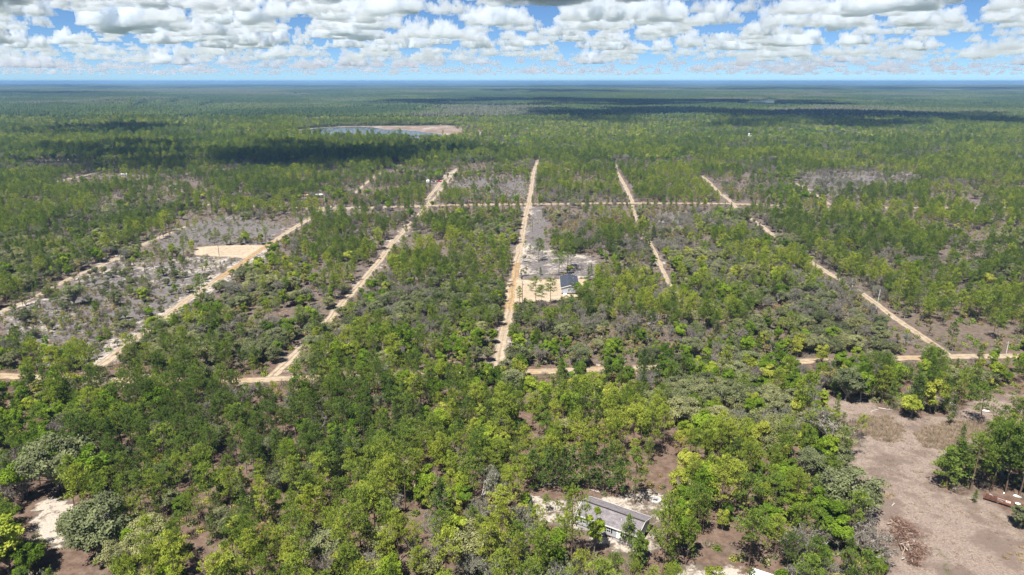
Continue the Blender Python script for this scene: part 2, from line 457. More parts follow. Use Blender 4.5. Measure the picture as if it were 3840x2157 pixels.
link('ground', npmesh('ground', np.c_[GX.ravel(), GY.ravel(), gz], quads, [m_ground], smooth=True,
     vattr=dict(zip(('sand', 'straw', 'purple', 'dry', 'green'), cov))), kind='structure', label='brown and white sandy ground under the woods')

# ------------------------------------------------------------------ sand of roads and pads
def sandmat():
    m, t = mat('road_sand')
    geo = nd(t, 'ShaderNodeNewGeometry'); pos = geo.outputs['Position']
    acr = attr(t, 'across').outputs['Fac']; tint = attr(t, 'tint').outputs['Fac']
    cx_ = nd(t, 'ShaderNodeCombineXYZ'); ln(t, mth(t, 'MULTIPLY', acr, 3.2), cx_.inputs[0]); ln(t, mth(t, 'MULTIPLY', attr(t, 'along').outputs['Fac'], .035), cx_.inputs[1])
    strk = noise(t, cx_.outputs[0], 1.0, 4, .6)
    nB, nC, nA = noise(t, pos, .5, 5, .65), noise(t, pos, 2.5, 4, .7), noise(t, pos, .06, 3)
    pale = mixc(t, rng_map(t, nB, .3, .7), (.290, .226, .158), (.420, .350, .262))
    org = mixc(t, rng_map(t, nB, .3, .7), (0.269, 0.174, 0.083), (0.380, 0.273, 0.162))
    c = mixc(t, rng_map(t, mth(t, 'ADD', tint, mth(t, 'MULTIPLY', mth(t, 'SUBTRACT', nA, .5), 1.3)), .15, .75), pale, org)
    sk = nd(t, 'ShaderNodeVectorMath', operation='SCALE'); ln(t, c, sk.inputs[0]); ln(t, rng_map(t, strk, .3, .7, .74, 1.12), sk.inputs['Scale']); c = sk.outputs[0]
    # darker litter between the wheel ruts and along the edges
    ctr = mth(t, 'ABSOLUTE', acr)
    mid = rng_map(t, mth(t, 'ADD', ctr, mth(t, 'MULTIPLY', mth(t, 'SUBTRACT', nB, .5), .5)), .05, .28, .55, 0)
    edg = rng_map(t, mth(t, 'ADD', ctr, mth(t, 'MULTIPLY', mth(t, 'SUBTRACT', nB, .5), .7)), .72, 1.02, 0, .8)
    k = attr(t, 'ruts').outputs['Fac']
    f = mth(t, 'MAXIMUM', mth(t, 'MULTIPLY', mid, k), edg)
    c = mixc(t, f, c, (0.150, 0.119, 0.093))
    p = principled(t, c, .95, .05)
    b = nd(t, 'ShaderNodeBump'); b.inputs['Strength'].default_value = .4; b.inputs['Distance'].default_value = .1
    ln(t, nC, b.inputs['Height']); ln(t, b.outputs[0], p.inputs['Normal'])
    out_surf(t, p.outputs[0])
    return m
M_SAND = sandmat()
rr = np.random.default_rng(5)
for ri, ((nm, lab, w, tint, pts, vis), Q) in enumerate(zip(ROADS, ROADW)):
    n = len(Q)
    T = np.gradient(Q, axis=0); T /= np.linalg.norm(T, axis=1)[:, None]
    N = np.c_[-T[:, 1], T[:, 0]]
    Q = Q + N * ((fbm(n3, Q[:, 0], Q[:, 1], 9) - .5) * 1.3)[:, None]
    ks = np.array([-1, -.55, -.2, .2, .55, 1.0])
    w *= .86
    wl = w / 2 * (1 + .35 * (np.convolve(rr.random(n + 4), np.ones(5) / 5, 'valid') - .5) + .5 * (rr.random(n) - .5))
    wr = w / 2 * (1 + .35 * (np.convolve(rr.random(n + 4), np.ones(5) / 5, 'valid') - .5) + .22 * (rr.random(n) - .5))
    V, ac = [], []
    z0 = .035 + .006 * ri
    for k in ks:
        ww = np.where(k < 0, wl, wr)
        XY = Q + N * (k * ww)[:, None]
        V.append(np.c_[XY, np.full(n, z0 + .05 * (1 - abs(k)) - (.03 if abs(k) == 1 else 0))]); ac.append(np.full(n, k))
    V = np.concatenate(V); ac = np.concatenate(ac)
    F = [(j * n + i, j * n + i + 1, (j + 1) * n + i + 1, (j + 1) * n + i) for j in range(len(ks) - 1) for i in range(n - 1)]
    F = np.array(F)[:, ::-1]
    tv = np.full(len(V), tint)
    if ri == 2:   # the fresh orange fill by the pad
        u, v, _ = prj(V[:, 0], V[:, 1]); tv = np.where((v > 905) & (v < 1050), 1.15, .1)
    if ri == 0:
        u, v, _ = prj(V[:, 0], V[:, 1]); tv = np.where((v > 985) & (v < 1165), .75, .18)
    ruts = np.full(len(V), .15 if nm == 'cross_road' else (1.0 if ri in (1, 3, 6, 10) else .65))
    link(nm, npmesh(nm, V, F, [M_SAND], vattr={'across': ac, 'tint': tv, 'ruts': ruts, 'along': np.tile(np.arange(n) * 2.5, len(ks))}, smooth=True), kind='structure', label=lab)
for pi, (nm, lab, tint, pts) in enumerate(PADS[:2]):
    P = np.array([un(u, v) for u, v in pts])
    P = np.r_[P, P[:1]]
    d = np.r_[0, np.cumsum(np.hypot(*np.diff(P, axis=0).T))]
    s = np.arange(0, d[-1], 1.2)
    E_ = np.c_[np.interp(s, d, P[:, 0]), np.interp(s, d, P[:, 1])]
    cen = E_.mean(0)
    rad = np.linalg.norm(E_ - cen, axis=1)
    E_ = cen + (E_ - cen) * (1 + (.9 / rad * (fbm(n2, E_[:, 0], E_[:, 1], 5) - .5) * 3))[:, None]
    n = len(E_); rings = [1.0, .93, .6]
    V = np.concatenate([np.c_[cen + (E_ - cen) * r, np.full(n, .012 + .004 * pi + (0 if r == 1 else .02))] for r in rings] + [np.array([[*cen, .034 + .004 * pi]])])
    F = [(j * n + i, j * n + (i + 1) % n, (j + 1) * n + (i + 1) % n, (j + 1) * n + i) for j in range(2) for i in range(n)]
    F += [(2 * n + i, 2 * n + (i + 1) % n, 3 * n, 3 * n) for i in range(n)]
    me = bpy.data.meshes.new(nm)
    me.from_pydata(V.tolist(), [], [tuple(dict.fromkeys(f)) for f in F]); me.materials.append(M_SAND)
    for k, val in (('across', np.r_[np.full(n, .95), np.full(n, .5), np.full(n + 1, .4)]), ('tint', np.full(3 * n + 1, tint)), ('ruts', np.zeros(3 * n + 1))):
        at = me.attributes.new(k, 'FLOAT', 'POINT'); at.data.foreach_set('value', val.astype(np.float32))
    me.update()
    link(nm, me, kind='structure', label=lab)

# ------------------------------------------------------------------ lake and its mud rim
def flat(name, pts, z, m, step=6.0, wob=8, **kw):
    P = np.array([un(u, v) for u, v in pts]); P = np.r_[P, P[:1]]
    d = np.r_[0, np.cumsum(np.hypot(*np.diff(P, axis=0).T))]
    s = np.arange(0, d[-1], step)
    Q = np.c_[np.interp(s, d, P[:, 0]), np.interp(s, d, P[:, 1])]
    Q += np.c_[fbm(n1, Q[:, 0], Q[:, 1], 40) - .5, fbm(n2, Q[:, 0], Q[:, 1], 40) - .5] * wob
    bm = bmesh.new(); vs = [bm.verts.new((x, y, z)) for x, y in Q]
    f = bm.faces.new(vs); f.normal_update()
    if f.normal.z < 0: f.normal_flip()
    bmesh.ops.triangulate(bm, faces=[f])
    me = bpy.data.meshes.new(name); bm.to_mesh(me); bm.free(); me.materials.append(m)
    return link(name, me, kind='structure', **kw)
m_mud, t = mat('mud')
geo = nd(t, 'ShaderNodeNewGeometry'); pos = geo.outputs['Position']
mp = nd(t, 'ShaderNodeMapping'); mp.inputs['Scale'].default_value = (1, .35, 1); ln(t, pos, mp.inputs[0])
c = ramp(t, noise(t, mp.outputs[0], .03, 5), [(.3, (.13, .12, .065)), (.45, (.19, .135, .108)), (.58, (.24, .19, .155)), (.66, (.36, .32, .28)), (.75, (.20, .15, .12))])
out_surf(t, principled(t, c, .9, .1).outputs[0])
flat('lake_bed', LAKE_MUD, .05, m_mud, label='pinkish dried mud flat round the low lake')
m_water, t = mat('water')
geo = nd(t, 'ShaderNodeNewGeometry')
p = principled(t, (.05, .065, .07), .22, .45)
b = nd(t, 'ShaderNodeBump'); b.inputs['Strength'].default_value = .08; ln(t, noise(t, geo.outputs['Position'], .4, 3), b.inputs['Height']); ln(t, b.outputs[0], p.inputs['Normal'])
out_surf(t, p.outputs[0])
flat('lake', LAKE, .11, m_water, wob=10, label='shallow blue lake ringed by mud')

# ------------------------------------------------------------------ trees
M_BARK = plain('pine_bark', (.150, .105, .080), .9, .1, .35, 6)
M_GREYBARK = plain('grey_bark', (.290, .268, .248), .9, .1, .3, 5)
M_TWIG = foliage('moss_twig', [(0, (0.183, 0.154, 0.135)), (.5, (0.217, 0.199, 0.159)), (1, (0.200, 0.207, 0.147))], .1, .7, 1.3)
M_PINE = foliage('pine_needles', [(0, (0.109, 0.162, 0.039)), (.45, (0.176, 0.243, 0.047)), (.8, (0.271, 0.329, 0.053)), (1, (0.348, 0.386, 0.063))], .42)
M_SPINE = foliage('dark_pine_needles', [(0, (0.095, 0.149, 0.043)), (.5, (0.144, 0.209, 0.050)), (1, (0.206, 0.271, 0.056))], .4)
M_OAK = foliage('oak_leaves', [(0, (0.099, 0.166, 0.022)), (.45, (0.161, 0.249, 0.026)), (.8, (0.251, 0.323, 0.035)), (1, (0.354, 0.368, 0.071))], .45)
M_LIVE = foliage('live_oak_leaves', [(0, (0.116, 0.137, 0.069)), (.5, (0.176, 0.195, 0.096)), (1, (0.265, 0.267, 0.125))], .3)
M_TURKEY = foliage('turkey_oak_leaves', [(0, (.150, .190, .050)), (.35, (.235, .240, .070)), (.65, (.300, .255, .092)), (1, (.320, .225, .105))], .42)

class TB:
    def __init__(s): s.V, s.T, s.M, s.A, s.n = [], [], [], [], 0
    def raw(s, V, T, m, a):
        s.V.append(V); s.T.append(T + s.n); s.M.append(np.full(len(T), m)); s.A.append(a); s.n += len(V)
    def tube(s, P, r, k, m, rng):
        P = np.asarray(P, float); n = len(P)
        D = np.gradient(P, axis=0); D /= np.linalg.norm(D, axis=1)[:, None] + 1e-9
        up = np.array([0.31, 0.17, 0.94]); X = np.cross(D, up); X /= np.linalg.norm(X, axis=1)[:, None] + 1e-9
        Y = np.cross(D, X)
        th = np.arange(k) * 2 * math.pi / k
        V = (P[:, None] + (X[:, None] * np.cos(th)[None, :, None] + Y[:, None] * np.sin(th)[None, :, None]) * np.asarray(r)[:, None, None]).reshape(-1, 3)
        i = np.arange(n - 1)[:, None] * k; j = np.arange(k)[None]
        a, b = i + j, i + (j + 1) % k
        T = np.concatenate([np.stack([a, b, b + k], -1).reshape(-1, 3), np.stack([a, b + k, a + k], -1).reshape(-1, 3)])
        s.raw(V, T, m, np.full(len(T), rng.random()))
    def blades(s, C, L, W, per, m, rng, up=.35, out=None, avar=None):
        """needle tufts: PER narrow triangles springing from each centre"""
        n = len(C); N = n * per
        D = rng.normal(size=(N, 3)); D[:, 2] += up
        if out is not None: D += np.repeat(out, per, 0) * .9
        D /= np.linalg.norm(D, axis=1)[:, None]
        S = np.cross(D, rng.normal(size=(N, 3)) * .7 + [-.35, -.6, 1.3]); S /= np.linalg.norm(S, axis=1)[:, None] + 1e-9
        c = np.repeat(C, per, 0)
        l = (L * rng.uniform(.7, 1.25, N))[:, None]
        mid = c + D * l * .55
        V = np.stack([c - D * l * .12, mid - S * W, c + D * l, mid + S * W], 1).reshape(-1, 3)
        q = np.arange(N)[:, None] * 4
        T = np.concatenate([q + [0, 1, 2], q + [0, 2, 3]])
        a = np.repeat(rng.random(n) if avar is None else avar, per) * .7 + rng.random(N) * .3
        s.raw(V, T, m, np.r_[a, a])
    def cards(s, C, Nn, size, m, rng, avar):
        n = len(C)
        Nn = Nn / (np.linalg.norm(Nn, axis=1)[:, None] + 1e-9)
        X = np.cross(Nn, rng.normal(size=(n, 3))); X /= np.linalg.norm(X, axis=1)[:, None] + 1e-9
        Y = np.cross(Nn, X)
        h = (size * rng.uniform(.6, 1.3, n))[:, None]
        V = np.stack([C - X * h, C - Y * h * .62, C + X * h, C + Y * h * .62], 1).reshape(-1, 3)
        q = np.arange(n)[:, None] * 4
        T = np.concatenate([q + [0, 1, 2], q + [0, 2, 3]])
        s.raw(V, T, m, np.r_[avar, avar])
    def twigs(s, P, Q, w, m, rng, avar=None):
        n = len(P)
        D = Q - P; S = np.cross(D, rng.normal(size=(n, 3))); S /= np.linalg.norm(S, axis=1)[:, None] + 1e-9
        V = np.stack([P - S * w, P + S * w, Q], 1).reshape(-1, 3)
        s.raw(V, np.arange(3 * n).reshape(-1, 3), m, rng.random(n) if avar is None else avar)
    def arrays(s):
        return np.concatenate(s.V), np.concatenate(s.T), np.concatenate(s.M), np.concatenate(s.A)

def limb(p, d, L, rng, n=4, sag=0.0, wob=.12):
    P = [np.array(p, float)]; d = np.array(d, float)
    for i in range(n - 1):
        d = d + rng.normal(size=3) * wob; d[2] -= sag; d /= np.linalg.norm(d)
        P.append(P[-1] + d * L / (n - 1))
    return np.array(P)

def grow_pine(seed, H, cr, cb, nb, conic=0.0, dens=1.0, needles=.42, mat_i=0):
    """open longleaf / slash pine: clear stem, whorls of limbs, tufts of needles at their ends"""
    rng = np.random.default_rng(seed)
    tr, cw = TB(), TB()
    lean = rng.normal(size=2) * .03
    n = 7
    z = np.linspace(0, H, n)
    wob = np.cumsum(rng.normal(size=(n, 2)) * .06, 0); wob[0] = 0
    TP = np.c_[lean[0] * z + wob[:, 0], lean[1] * z + wob[:, 1], z]
    r0 = .013 * H
    tr.tube(TP, r0 * (1 - .86 * (z / H) ** 1.1), 6, 0, rng)
    def at(t): return np.array([np.interp(t * H, z, TP[:, k]) for k in range(3)])
    C, O, AV = [], [], []
    ang = rng.random() * 6.28
    for i in range(nb):
        t = cb + (1 - cb) * ((i + rng.random() * .8) / nb) ** .9
        ang += 2.4 + rng.normal() * .35
        f = (t - cb) / (1 - cb)
        prof = (1 - conic) * (math.sin(math.pi * min(.16 + f * .84, 1)) ** .75 + .16) + conic * (1.02 - f) ** .8
        L = cr * max(prof, .18) * rng.uniform(.7, 1.18)
        up = (-.06 + .65 * f if conic < .5 else -.05 + .35 * f) + rng.normal() * .08
        d = np.array([math.cos(ang), math.sin(ang), up])
        P = limb(at(t), d / np.linalg.norm(d), L, rng, 4, -.05, .12)
        tr.tube(P, np.linspace(r0 * .24 * (1 - .5 * f), .02, 4), 3, 0, rng)
        k = max(int(dens * (5 + L * 5.2)), 3)
        br = rng.random()
        for _ in range(k):
            q = 1 - rng.random() ** 1.6 * .72
            c = np.array([np.interp(q, np.linspace(0, 1, 4), P[:, a]) for a in range(3)])
            sp = (.16 + .30 * q) * (.55 + .22 * L)
            c = c + rng.normal(size=3) * np.array([sp, sp, sp * .55])
            C.append(c); O.append(c - np.array([at(t)[0], at(t)[1], c[2] - .5])); AV.append(np.clip(br * .5 + rng.random() * .5, 0, 1))
    for _ in range(int(9 * dens)):
        C.append(at(1) + rng.normal(size=3) * np.array([.3, .3, .3])); O.append(np.array([0, 0, 1.])); AV.append(rng.random())
    C, O = np.array(C), np.array(O); O /= np.linalg.norm(O, axis=1)[:, None] + 1e-6
    cw.blades(C, needles, .075, 8, 1, rng, .5, O, np.array(AV))
    return tr.arrays(), cw.arrays()

def grow_oak(seed, H, cr, stem, nl, per, leaf, flat=.75, moss=0, mat_i=1, loose=0.0, multi=1):
    """broad-leaved tree: limbs that fork into lobes of leaf sprays"""
    rng = np.random.default_rng(seed)
    tr, cw = TB(), TB()
    top = np.array([rng.normal() * .2, rng.normal() * .2, stem])
    r0 = .022 * H + .05
    for m in range(multi):
        b = np.array([0, 0, -.1]) + (rng.normal(size=3) * [.25, .25, 0] if multi > 1 else 0)
        tr.tube(np.array([b, (b + top) / 2 + rng.normal(size=3) * [.1, .1, 0], top + rng.normal(size=3) * [.15, .15, .1]]), [r0, r0 * .8, r0 * .65], 6, 0, rng)
    cz = stem + (H - stem) * .52; hz = (H - stem) * .5
    C, N, AV, SZ = [], [], [], []
    for i in range(nl):
        d = rng.normal(size=3); d /= np.linalg.norm(d)
        rad = rng.uniform(.45, .82)
        c = np.array([d[0] * cr * rad, d[1] * cr * rad, cz + d[2] * hz * rad])
        lr = rng.uniform(.30, .46) * cr * (.78 if loose > .55 and loose < .9 else 1) * (1 - .2 * abs(d[2]))
        P = limb(top, (c - top) / np.linalg.norm(c - top), np.linalg.norm(c - top), rng, 4, 0, .14)
        P[-1] = c
        tr.tube(P, np.linspace(r0 * .42, .03, 4), 4, 0, rng)
        e = rng.normal(size=(per, 3)); e /= np.linalg.norm(e, axis=1)[:, None]
        e[:, 2] = np.where(e[:, 2] < -.35, -e[:, 2] * .6, e[:, 2])
        rr_ = rng.uniform(.55 - .3 * loose, 1.08, per)[:, None]
        pts = c + e * rr_ * np.array([lr, lr, lr * flat])
        C.append(pts); N.append(e * .7 + rng.normal(size=(per, 3)) * .6 + [-.15, -.3, .7])
        AV.append(np.clip(rng.random() * .55 + rng.random(per) * .45, 0, 1))
        for q in range(5):
            tw = c + rng.normal(size=3) * lr * .7
            tr.twigs(c[None], tw[None], .02, 0, rng)
        if moss:
            k = int(moss * per)
            e = rng.normal(size=(k, 3)); e /= np.linalg.norm(e, axis=1)[:, None]
            p0 = c + e * np.array([lr, lr, lr * flat]) * rng.uniform(.8, 1.12, k)[:, None]
            p1 = p0 + e * .35 + rng.normal(size=(k, 3)) * .25 + [0, 0, .1]
            cw.twigs(p0, p1, .05, 2, rng)
    C, N, AV = np.concatenate(C), np.concatenate(N), np.concatenate(AV)
    cw.cards(C, N, leaf, 1, rng, AV)
    return tr.arrays(), cw.arrays()

def grow_bare(seed, H, cr, stem, moss=1.0, droop=.0, twig_n=900, thick=1.0, multi=1):
    """leafless grey oak: forking limbs, fine twigs and wisps of grey moss"""
    rng = np.random.default_rng(seed)
    tr, cw = TB(), TB()
    ends = []
    def go(p, d, L, r, lev):
        P = limb(p, d, L, rng, 4, droop * .05 * lev, .16 + .05 * lev)
        tr.tube(P, np.linspace(r, r * .6, 4), 5 if lev < 1 else 3, 0, rng)
        if lev >= 3:
            ends.append(P); return
        if lev >= 1: ends.append(P[1:])
        for k in range(3 if lev else 4 + int(rng.random() * 3)):
            t = rng.uniform(.55, 1) if lev else rng.uniform(.8, 1)
            q = np.array([np.interp(t, np.linspace(0, 1, 4), P[:, a]) for a in range(3)])
            a = rng.random() * 6.28
            sp = rng.uniform(.5, 1.15) if lev else rng.uniform(.5, 1.2)
            dd = d + np.array([math.cos(a) * sp, math.sin(a) * sp, rng.normal() * .25 + .12 - droop * .2])
            dd /= np.linalg.norm(dd)
            go(q, dd, L * (rng.uniform(.62, .85) if lev else cr / max(stem, .8) * rng.uniform(.5, .72)), r * .6, lev + 1)
    for m in range(multi):
        a = rng.random() * 6.28
        go(np.array([math.cos(a), math.sin(a), 0]) * .3 * (multi > 1), np.array([math.cos(a) * .3 * (multi > 1), math.sin(a) * .3 * (multi > 1), 1.]), stem, (.018 * H + .04) * thick, 0)
    E_ = np.concatenate([np.stack([np.array([np.interp(t, np.linspace(0, 1, len(P)), P[:, a]) for a in range(3)]) for t in rng.random(6)]) for P in ends])
    i = rng.integers(len(E_), size=twig_n)
    P = E_[i]; D = rng.normal(size=(twig_n, 3)) + [0, 0, .35]; D /= np.linalg.norm(D, axis=1)[:, None]
    Q = P + D * rng.uniform(.3, .85, twig_n)[:, None]
    cw.twigs(P, Q, .022, 1, rng)
    j = rng.integers(twig_n, size=twig_n)
    b = P[j] + (Q[j] - P[j]) * rng.random(twig_n)[:, None]
    D = rng.normal(size=(twig_n, 3)); D /= np.linalg.norm(D, axis=1)[:, None]
    cw.twigs(b, b + D * rng.uniform(.2, .55, twig_n)[:, None], .02, 1, rng)
    k = int(moss * twig_n * .8)
    if k:
        i = rng.integers(len(E_), size=k); P = E_[i] + rng.normal(size=(k, 3)) * .18
        cw.cards(P, rng.normal(size=(k, 3)), .16, 1, rng, rng.random(k))
    tr_, cw_ = tr.arrays(), cw.arrays()
    zmax = max(tr_[0][:, 2].max(), cw_[0][:, 2].max()); f = H / zmax
    g = 2 * cr / max(np.ptp(cw_[0][:, 0]), np.ptp(cw_[0][:, 1]))
    S = np.array([g, g, f])
    return (tr_[0] * S, *tr_[1:]), (cw_[0] * S, *cw_[1:])

SPEC = {}       # species -> list of dict(H, R, trunk mesh, crown mesh, joined object)
SRC = {}
def register(sp, H, R_, trunk, crown, mats_t, mats_c, ):
    tV, tT, tM, tA = trunk; cV, cT, cM, cA = crown
    i = len(SPEC.setdefault(sp, []))
    mt_ = npmesh(sp + '_trunk', tV, tT, mats_t, fattr={'vary': tA})
    cM2 = np.where(cM == 2, 1, 0) if len(mats_c) > 1 else np.zeros(len(cM), int)
    mc_ = npmesh(sp + '_crown', cV, cT, mats_c, cM2, fattr={'vary': cA})
    J = npmesh(sp + '_whole', np.r_[tV, cV], np.r_[tT, cT + len(tV)], mats_t + mats_c, np.r_[np.zeros(len(tT), int), cM2 + 1], fattr={'vary': np.r_[tA, cA]})
    jo = bpy.data.objects.new('%s_source_%02d' % (sp, i), J)
    if sp not in SRC: SRC[sp] = bpy.data.collections.new(sp + '_sources')
    SRC[sp].objects.link(jo)
    zz = cV[:, 2].max()
    SPEC[sp].append(dict(H=zz, R=np.percentile(np.hypot(cV[:, 0], cV[:, 1]), 96), trunk=mt_, crown=mc_, ntri=len(tT) + len(cT)))

for i in range(12):
    rg = np.random.default_rng(100 + i)
    H = rg.uniform(12.5, 15.5)
    register('pine_tree', H, 0, *grow_pine(200 + i, H, rg.uniform(2.5, 3.5), rg.uniform(.36, .58), int(rg.integers(20, 30)), 0.0, 1.0), [M_BARK], [M_PINE])
for i in range(7):
    rg = np.random.default_rng(120 + i)
    H = rg.uniform(9.5, 12)
    register('sand_pine', H, 0, *grow_pine(300 + i, H, rg.uniform(2.1, 2.8), rg.uniform(.10, .26), int(rg.integers(30, 40)), .72, 1.1, .36), [M_BARK], [M_SPINE])
for i in range(8):
    rg = np.random.default_rng(140 + i)
    H = rg.uniform(7.5, 10)
    register('oak_tree', H, 0, *grow_oak(400 + i, H, rg.uniform(2.7, 3.8), rg.uniform(1.2, 2.2), int(rg.integers(15, 22)), 190, .23), [M_GREYBARK], [M_OAK])
for i in range(7):
    rg = np.random.default_rng(160 + i)
    H = rg.uniform(6.5, 9)
    register('live_oak', H, 0, *grow_oak(500 + i, H, rg.uniform(3.8, 5.2), rg.uniform(1.0, 1.8), int(rg.integers(34, 44)), 170, .18, .7, 0, loose=.6, multi=3), [M_GREYBARK], [M_LIVE])
for i in range(7):
    rg = np.random.default_rng(180 + i)
    H = rg.uniform(6.5, 9)
    register('bare_oak', H, 0, *grow_bare(600 + i, H, rg.uniform(2.8, 4.4), rg.uniform(1.4, 2.4), rg.uniform(.3, .9), rg.uniform(0, 1), 1500, 1.15, 1 + i % 3), [M_GREYBARK], [M_TWIG])
for i in range(8):
    rg = np.random.default_rng(190 + i)
    H = rg.uniform(4.2, 5.8)
    register('turkey_oak', H, 0, *grow_oak(700 + i, H, rg.uniform(1.4, 2.2), rg.uniform(1.0, 1.7), int(rg.integers(11, 15)), 64, .19, .8, .25, loose=1.0), [M_GREYBARK], [M_TURKEY, M_TWIG])
print('tree tris', sum(d['ntri'] for s in SPEC.values() for d in s))

# ------------------------------------------------------------------ scatter by geometry nodes (the uncountable rest)
def scatter(name, pts, scl, rot, tone, idx, coll, label):
    me = bpy.data.meshes.new(name)
    me.vertices.add(len(pts)); me.vertices.foreach_set('co', np.ascontiguousarray(pts, np.float32).ravel())
    a = me.attributes.new('scl', 'FLOAT_VECTOR', 'POINT'); a.data.foreach_set('vector', np.ascontiguousarray(scl, np.float32).ravel())
    a = me.attributes.new('rot', 'FLOAT_VECTOR', 'POINT'); a.data.foreach_set('vector', np.ascontiguousarray(rot, np.float32).ravel())
    a = me.attributes.new('tone', 'FLOAT', 'POINT'); a.data.foreach_set('value', np.ascontiguousarray(tone, np.float32))
    a = me.attributes.new('idx', 'INT', 'POINT'); a.data.foreach_set('value', np.ascontiguousarray(idx, np.int32))
    ng = bpy.data.node_groups.new(name + '_scatter', 'GeometryNodeTree')
    ng.interface.new_socket('Geometry', in_out='INPUT', socket_type='NodeSocketGeometry')
    ng.interface.new_socket('Geometry', in_out='OUTPUT', socket_type='NodeSocketGeometry')
    gi, go = ng.nodes.new('NodeGroupInput'), ng.nodes.new('NodeGroupOutput')
    mp = ng.nodes.new('GeometryNodeMeshToPoints')
    ip = ng.nodes.new('GeometryNodeInstanceOnPoints')
    ci = ng.nodes.new('GeometryNodeCollectionInfo')
    ci.inputs['Collection'].default_value = coll
    ci.inputs['Separate Children'].default_value = True
    ci.inputs['Reset Children'].default_value = True
    def na(n, ty):
        q = ng.nodes.new('GeometryNodeInputNamedAttribute'); q.data_type = ty; q.inputs['Name'].default_value = n
        return q.outputs['Attribute']
    L = ng.links.new
    L(gi.outputs[0], mp.inputs['Mesh']); L(mp.outputs[0], ip.inputs['Points']); L(ci.outputs[0], ip.inputs['Instance'])
    ip.inputs['Pick Instance'].default_value = True
    L(na('idx', 'INT'), ip.inputs['Instance Index'])
    er = ng.nodes.new('FunctionNodeEulerToRotation'); L(na('rot', 'FLOAT_VECTOR'), er.inputs[0]); L(er.outputs[0], ip.inputs['Rotation'])
    L(na('scl', 'FLOAT_VECTOR'), ip.inputs['Scale'])
    L(ip.outputs[0], go.inputs[0])
    o = link(name, me, kind='stuff', label=label)
    md = o.modifiers.new('scatter', 'NODES'); md.node_group = ng
    return o

